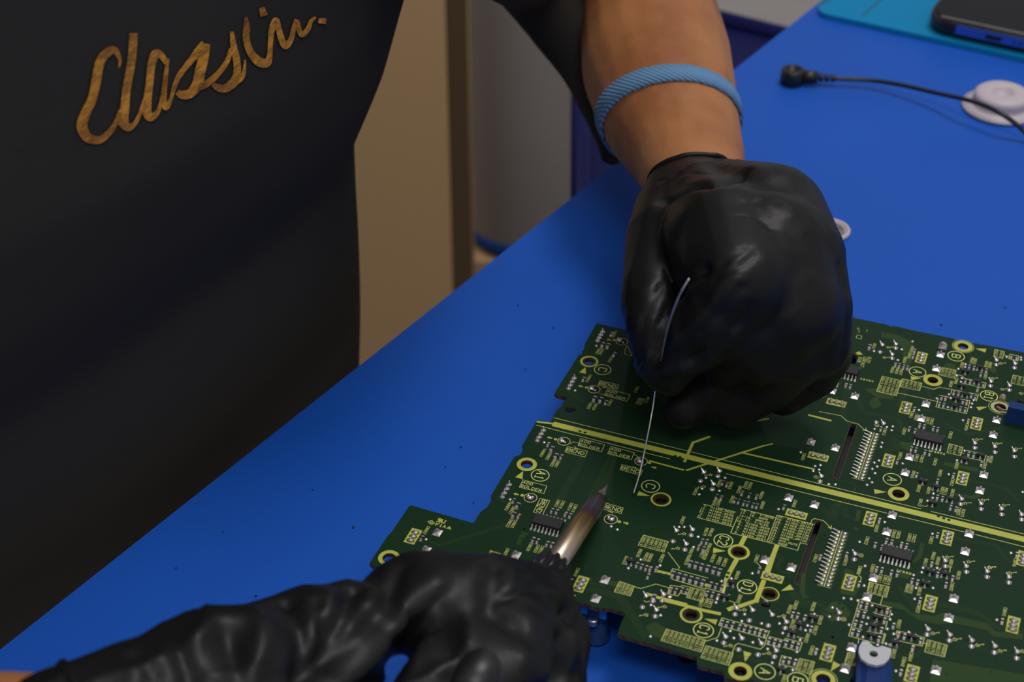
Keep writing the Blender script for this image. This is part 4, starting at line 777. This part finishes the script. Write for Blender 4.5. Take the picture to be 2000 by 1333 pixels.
# left arm and hand (upper in the picture)
fore = [(shL, .05)] + C((1215, -60, 66, 37), (1240, -20, 64, 33), (1262, 0, 62, 32), (1283, 130, 60, 34), (1305, 215, 58, 30.5), (1345, 310, 56, 23.8), (1355, 350, 58, 21))
handL = [C((1356, 402, 60, 19.5), (1400, 420, 66, 20), (1502, 432, 84, 20.5), (1545, 505, 82, 18.6), (1582, 600, 74, 13.8), (1590, 665, 62, 12.5)),
         C((1356, 402, 60, 19.5), (1420, 480, 86, 21), (1440, 550, 88, 17), (1400, 620, 78, 12.5), (1330, 690, 62, 9.5), (1300, 722, 56, 8)),
         C((1345, 405, 60, 19), (1300, 470, 74, 14.5), (1272, 560, 72, 10), (1268, 630, 68, 8.5), (1282, 690, 59, 7.5), (1288, 716, 55, 7)),
         C((1480, 540, 84, 19), (1470, 640, 72, 13), (1420, 720, 48, 10), (1360, 775, 37, 8.5), (1335, 795, 34, 8)),
         C((1530, 580, 80, 16), (1540, 690, 60, 12.5), (1490, 755, 44, 10), (1430, 800, 34, 8)),
         C((1588, 640, 66, 13), (1602, 690, 52, 10.5), (1590, 735, 42, 8.5), (1530, 770, 36, 7.5)),
         C((1400, 470, 84, 19), (1500, 500, 84, 22), (1540, 600, 76, 18), (1500, 670, 64, 15))]
# right arm and hand (lower in the picture)
elbR = Vector((-.30, .19, .09))
foreR = [[(shR, .05), (Vector((-.36, .25, .14)), .045)], [(Vector((-.36, .25, .14)), .045), (elbR, .042)] + C((-80, 1560, 70, 31), (60, 1548, 70, 29), (160, 1530, 70, 26))]
handR = [C((150, 1525, 70, 27), (330, 1455, 70, 25.5), (480, 1375, 70, 23.5), (620, 1285, 70, 17.5), (690, 1232, 70, 12.5), (735, 1215, 68, 10), (831, 1182, 67, 11.3), (950, 1190, 64, 10.8), (1025, 1182, 56, 9.3)),
         C((900, 1210, 64, 12), (1000, 1215, 58, 10.5), (1045, 1180, 50, 8.4), (1060, 1160, 46, 7.4)),
         C((830, 1425, 60, 13), (900, 1350, 62, 15), (970, 1290, 60, 14), (1040, 1240, 52, 9.5), (1062, 1195, 46, 7.6)),
         C((900, 1250, 62, 14), (1000, 1270, 56, 14), (1070, 1275, 50, 10.5)),
         C((960, 1460, 55, 15), (1060, 1400, 45, 11), (1090, 1320, 40, 8.5), (1098, 1248, 38, 7))]
legs = [[(tc_ + ED*s*.10 + Vector((-.0, 0, -.40)), .085), (tc_ + ED*s*.12 + EN*.36 + Vector((0, 0, -.27)), .070)] for s in (-1, 1)]
shin = [[(tc_ + ED*s*.12 + EN*.36 + Vector((0, 0, -.27)), .065), (tc_ + ED*s*.12 + EN*.34 + Vector((0, 0, -.68)), .045)] for s in (-1, 1)]
head = [[(tc_+Vector((.06, 0, .36)), .06), (tc_+EN*.03+Vector((.07, 0, .46)), .055), (tc_+EN*.06+Vector((.08, 0, .53)), .078), (tc_+EN*.05+Vector((.07, 0, .60)), .088)],
        [(tc_+EN*.12+Vector((.08, 0, .52)), .012), (tc_+EN*.145+Vector((.08, 0, .545)), .006)]]
def shr(ch, k=-.0012): return [[(Vector(p), max(r+k, .003)) for p, r in c] for c in ch]
def body_extra(b): torso(b, -.006)
body = organic('body', shr([fore]+foreR)+[C((1355, 350, 58, 20.5), (1375, 420, 62, 15))]+shr(handL, -.0042)+shr(handR, -.0065)+shr(legs+shin+head, -.006), .0022, 3, None, M['skin'], extra=body_extra)
body.parent = person; body.matrix_parent_inverse = Matrix.Translation(-person_loc)
def own(o): o.parent = person; o.matrix_parent_inverse = Matrix.Translation(-person_loc); return o
# trousers
own(organic('trousers', legs+shin, .008, 4, None, M['shirt']))
# shirt with both sleeves
sleeveL = [[(shL, .062)] + C((800, -700, 260, 45), (900, -215, 190, 25), (1030, -55, 85, 19), (1146, 126, 40, 14), (1190, 260, 22, 9), (1196, 300, 14, 8))]
sleeveR = [[(shR, .062), (Vector((-.35, .28, .17)), .058), (Vector((-.36, .25, .14)), .056)]]
def shirt_fn(p, n):
    return .0016*noise.noise(p*14)
def shirt_extra(b): torso(b)
shirt = own(organic('shirt', sleeveL+sleeveR, .005, 5, None, M['shirt'], extra=shirt_extra, fn=shirt_fn))
# gold script lettering, laid on the cloth
bvh = BVHTree.FromPolygons([v.co.copy() for v in shirt.data.vertices], [tuple(p.vertices) for p in shirt.data.polygons])
def on_shirt(x, y, off=.0007):
    o_ = Vector((0, 0, CAMZ)); d = ray(x, y).normalized(); h = bvh.ray_cast(o_, d)
    if h[0] is None: return None
    nn_ = h[1]
    if nn_.dot(d) > 0: nn_ = -nn_
    return h[0] + nn_*off
letters = ['368,372,8 374,332,18 345,275,38 300,292,50 262,345,50 245,430,52 222,540,50 182,630,55 163,700,60 195,762,55 260,775,42 312,738,34 352,682,28 378,612,26',
 '450,180,46 443,300,46 428,400,46 410,500,46 402,590,50 392,670,62 420,705,45 458,685,26 488,625,22 512,550,20',
 '632,350,24 605,305,36 572,298,50 550,360,44 541,450,42 528,550,46 525,620,52 550,648,48 590,610,24 618,500,22 632,400,24 642,322,14',
 '630,420,26 620,520,30 628,595,34 655,560,22 672,500,24 700,425,30 760,345,34 815,280,50 850,245,56',
 '850,240,56 838,330,58 820,400,58 808,460,60 770,515,52 722,525,46 692,508,30',
 '790,490,34 860,462,38 930,398,32 975,330,28 995,265,24', '998,172,20 1008,250,34 1025,330,40 1028,400,42 1008,455,52 958,490,44 915,482,38 893,468,20',
 '1020,450,40 1052,430,30 1068,390,20 1072,330,10', '1078,88,14 1080,150,38 1080,220,38 1104,290,42 1150,340,52 1195,345,48 1210,300,30 1215,220,30 1222,160,34 1244,108,34 1262,170,34 1282,232,38 1302,250,40 1330,212,30 1345,150,26 1362,105,28',
 '1362,120,28 1378,175,30 1395,188,32 1425,155,28 1440,115,22 1466,92,14', '1165,38,30 1178,85,44', '1480,112,26 1525,115,34']
gb = MB()
for s_ in letters:
    q = [Vector(tuple(map(float, t.split(',')))) for t in s_.split()]; q = spline(q, 7); prev = None
    rows = []
    for i, p_ in enumerate(q):
        t = (q[min(i+1, len(q)-1)]-q[max(i-1, 0)]); t = Vector((t.x, t.y)).normalized(); n = Vector((-t.y, t.x)); row = []
        for k in (-1, -.5, 0, .5, 1):
            w_ = p_.z/2*k; h = on_shirt(100+(p_.x+n.x*w_)/2.857, (p_.y+n.y*w_)/2.857); row.append(h)
        rows.append(row)
    for a, c in zip(rows, rows[1:]):
        for k in range(4):
            f4 = [a[k], a[k+1], c[k+1], c[k]]
            if all(v is not None for v in f4) and max((f4[i]-f4[i-1]).length for i in range(4)) < .03: gb.add(f4, [(0, 1, 2, 3)])
lt_ = own(gb.build('shirt_lettering', M['gold'], None, False)); lt_['label'] = 'gold foil script lettering'
# gloves
lg_dir = (P(1300, 710, .06)-P(1450, 520, .09))
def pxcr(chains, lst, vox):
    """fold lines picked where they lie on the glove's own surface"""
    t = organic('t', chains, vox*2, 5, None, M['glove']); bv = BVHTree.FromPolygons([v.co.copy() for v in t.data.vertices], [tuple(p.vertices) for p in t.data.polygons]); bpy.data.objects.remove(t)
    out = []
    for s_, dep, wd in lst:
        q = [ray(*map(float, a.split(','))).normalized() for a in s_.split()]; h = [bv.ray_cast(Vector((0, 0, CAMZ)), d)[0] for d in q]; h = [a for a in h if a is not None]
        if len(h) > 1: out.append((h, dep/1000, wd/1000))
    return creases(out)
crL = pxcr(handL, [('1288,695 1300,645 1325,590 1375,530', -3.0, 2.4), ('1300,722 1370,703 1430,655', 1.3, 2.2), ('1330,660 1395,615 1440,545', 1.6, 4.5), ('1350,700 1425,655 1465,600', -1.6, 1.8), ('1375,645 1450,560', -1.0, 1.3),
                   ('1250,705 1258,630 1290,560', -1.0, 1.1), ('1272,705 1284,640 1300,600', -.8, .9), ('1448,338 1400,362 1300,388', -2.6, 3.0), ('1290,350 1380,338', -.7, 1.0), ('1450,400 1490,392 1520,400', -.6, 1.0), ('1440,425 1480,430 1510,450', -.6, 1.1),
                   ('1400,545 1450,520 1470,500', -.7, 1.2), ('1410,520 1455,490', -.6, 1.0), ('1640,700 1655,600 1640,520', -1.0, 2.0)], .0013)
pin_c = P(1300, 700, .06); wr_c = P(1350, 360, .07)
def glL(p, n):
    k = math.exp(-((p-pin_c).length/.035)**2); k2 = math.exp(-((p-wr_c).length/.03)**2)
    r = (pin_c-p); r = r.normalized() if r.length > 1e-4 else Vector((0, 0, 1))
    return .0016*k*ridged(p, (.55, .75, .35), 55, 8, 1.0) + .0013*k2*ridged(p, (1, .1, .1), 70, 10, 5.0) + crL(p) + .0009*noise.noise(p*32) + .0006*noise.noise(p*70)
gl = own(organic('glove', handL, .0013, 7, None, M['glove'], fn=glL)); gl['label'] = 'black nitrile glove holding the solder wire'
crR = pxcr(handR, [('690,1152 650,1240 600,1330', -3.0, 2.8), ('560,1180 592,1260 580,1330', -2.6, 2.6), ('440,1245 470,1325', -2.2, 3.0), ('790,1120 760,1185 640,1300', -2.2, 2.6), ('960,1128 945,1200 1000,1240', -2.2, 3.6), ('1108,1200 1080,1260 1085,1325', -3.2, 2.8),
                   ('1122,1235 1110,1325', 1.5, 2.0), ('845,1150 760,1205 650,1325', 2.0, 4.0), ('520,1230 480,1330', 1.6, 3.0), ('350,1285 370,1330', -2.0, 2.5), ('270,1305 300,1330', -1.6, 2.0), ('620,1180 630,1230', -1.6, 1.8), ('860,1230 900,1300 890,1330', -2.4, 3.5), ('980,1180 1050,1150', -1.2, 1.6), ('1000,1300 1040,1325', 1.5, 4)], .0015)
def glR(p, n): return .0034*ridged(p, (-.5, -.85, .1), 30, 3.5, 2.0) + .0014*ridged(p, (-.6, -.8, 0), 62, 8, 8.0) + crR(p) + .0014*noise.noise(p*28)
gr = own(organic('glove', handR, .0015, 7, None, M['glove'], fn=glR)); gr['label'] = 'black nitrile glove gripping the soldering iron'
# rolled cuffs
for o_, c_, nrm, up in ((gl, P(1350, 372, .058), Vector((.05, -.92, -.39)).normalized(), .0006), (gr, P(190, 1515, .070), (P(330, 1455, .07)-P(150, 1525, .07)).normalized(), .0002)):
    bv = BVHTree.FromPolygons([v.co.copy() for v in o_.data.vertices], [tuple(p.vertices) for p in o_.data.polygons]); s1 = nrm.orthogonal().normalized(); s2 = nrm.cross(s1); q = []
    for k in range(61):
        d_ = s1*math.cos(2*math.pi*k/60)+s2*math.sin(2*math.pi*k/60); h = bv.ray_cast(c_+d_*.06, -d_)[0]
        if h is not None and (h-c_).length < .035: q.append(h+d_*up)
    b = MB(); b.tube(q, .0010, 8); o = b.build('cuff', M['glove'], None, True); o.parent = o_
# elastic wrist strap
bvs = BVHTree.FromPolygons([v.co.copy() for v in body.data.vertices], [tuple(p.vertices) for p in body.data.polygons])
sc_ = P(1306, 222, .060); nrm = Vector((-.03, -.92, -.39)).normalized(); e1 = Vector((1, 0, 0)); e1 = (e1-nrm*e1.dot(nrm)).normalized(); e2 = nrm.cross(e1)
b = MB(); n = 96; rows = []
for j, (off, up) in enumerate(((-.0046, .0004), (-.0043, .0016), (.0043, .0016), (.0046, .0004))):
    row = []
    for k in range(n):
        a = 2*math.pi*k/n; d_ = e1*math.cos(a)+e2*math.sin(a); c_ = sc_+nrm*off; h = bvs.ray_cast(c_+d_*.09, -d_)
        q = h[0] if h[0] is not None else c_+d_*.035
        row.append(q + d_*(up + (.00025*math.sin(k*2.2) if abs(off) > .0044 else 0)))
    rows.append(row)
vs = [v for r_ in rows for v in r_]; b.add(vs, [(j*n+k, j*n+(k+1) % n, (j+1)*n+(k+1) % n, (j+1)*n+k) for j in range(3) for k in range(n)])
st = own(b.build('wrist_strap', M['strap'], None, True)); st['label'] = 'light blue elastic strap'
nt = M['strap'].node_tree; wv = nt.nodes.new('ShaderNodeTexWave'); wv.inputs['Scale'].default_value = 260; wv.bands_direction = 'DIAGONAL'; tc = nt.nodes.new('ShaderNodeTexCoord'); bpn = nt.nodes.new('ShaderNodeBump'); bpn.inputs['Strength'].default_value = .6; bpn.inputs['Distance'].default_value = .0006
nt.links.new(tc.outputs['Object'], wv.inputs['Vector']); nt.links.new(wv.outputs['Fac'], bpn.inputs['Height']); nt.links.new(bpn.outputs['Normal'], nt.nodes['Principled BSDF'].inputs['Normal'])
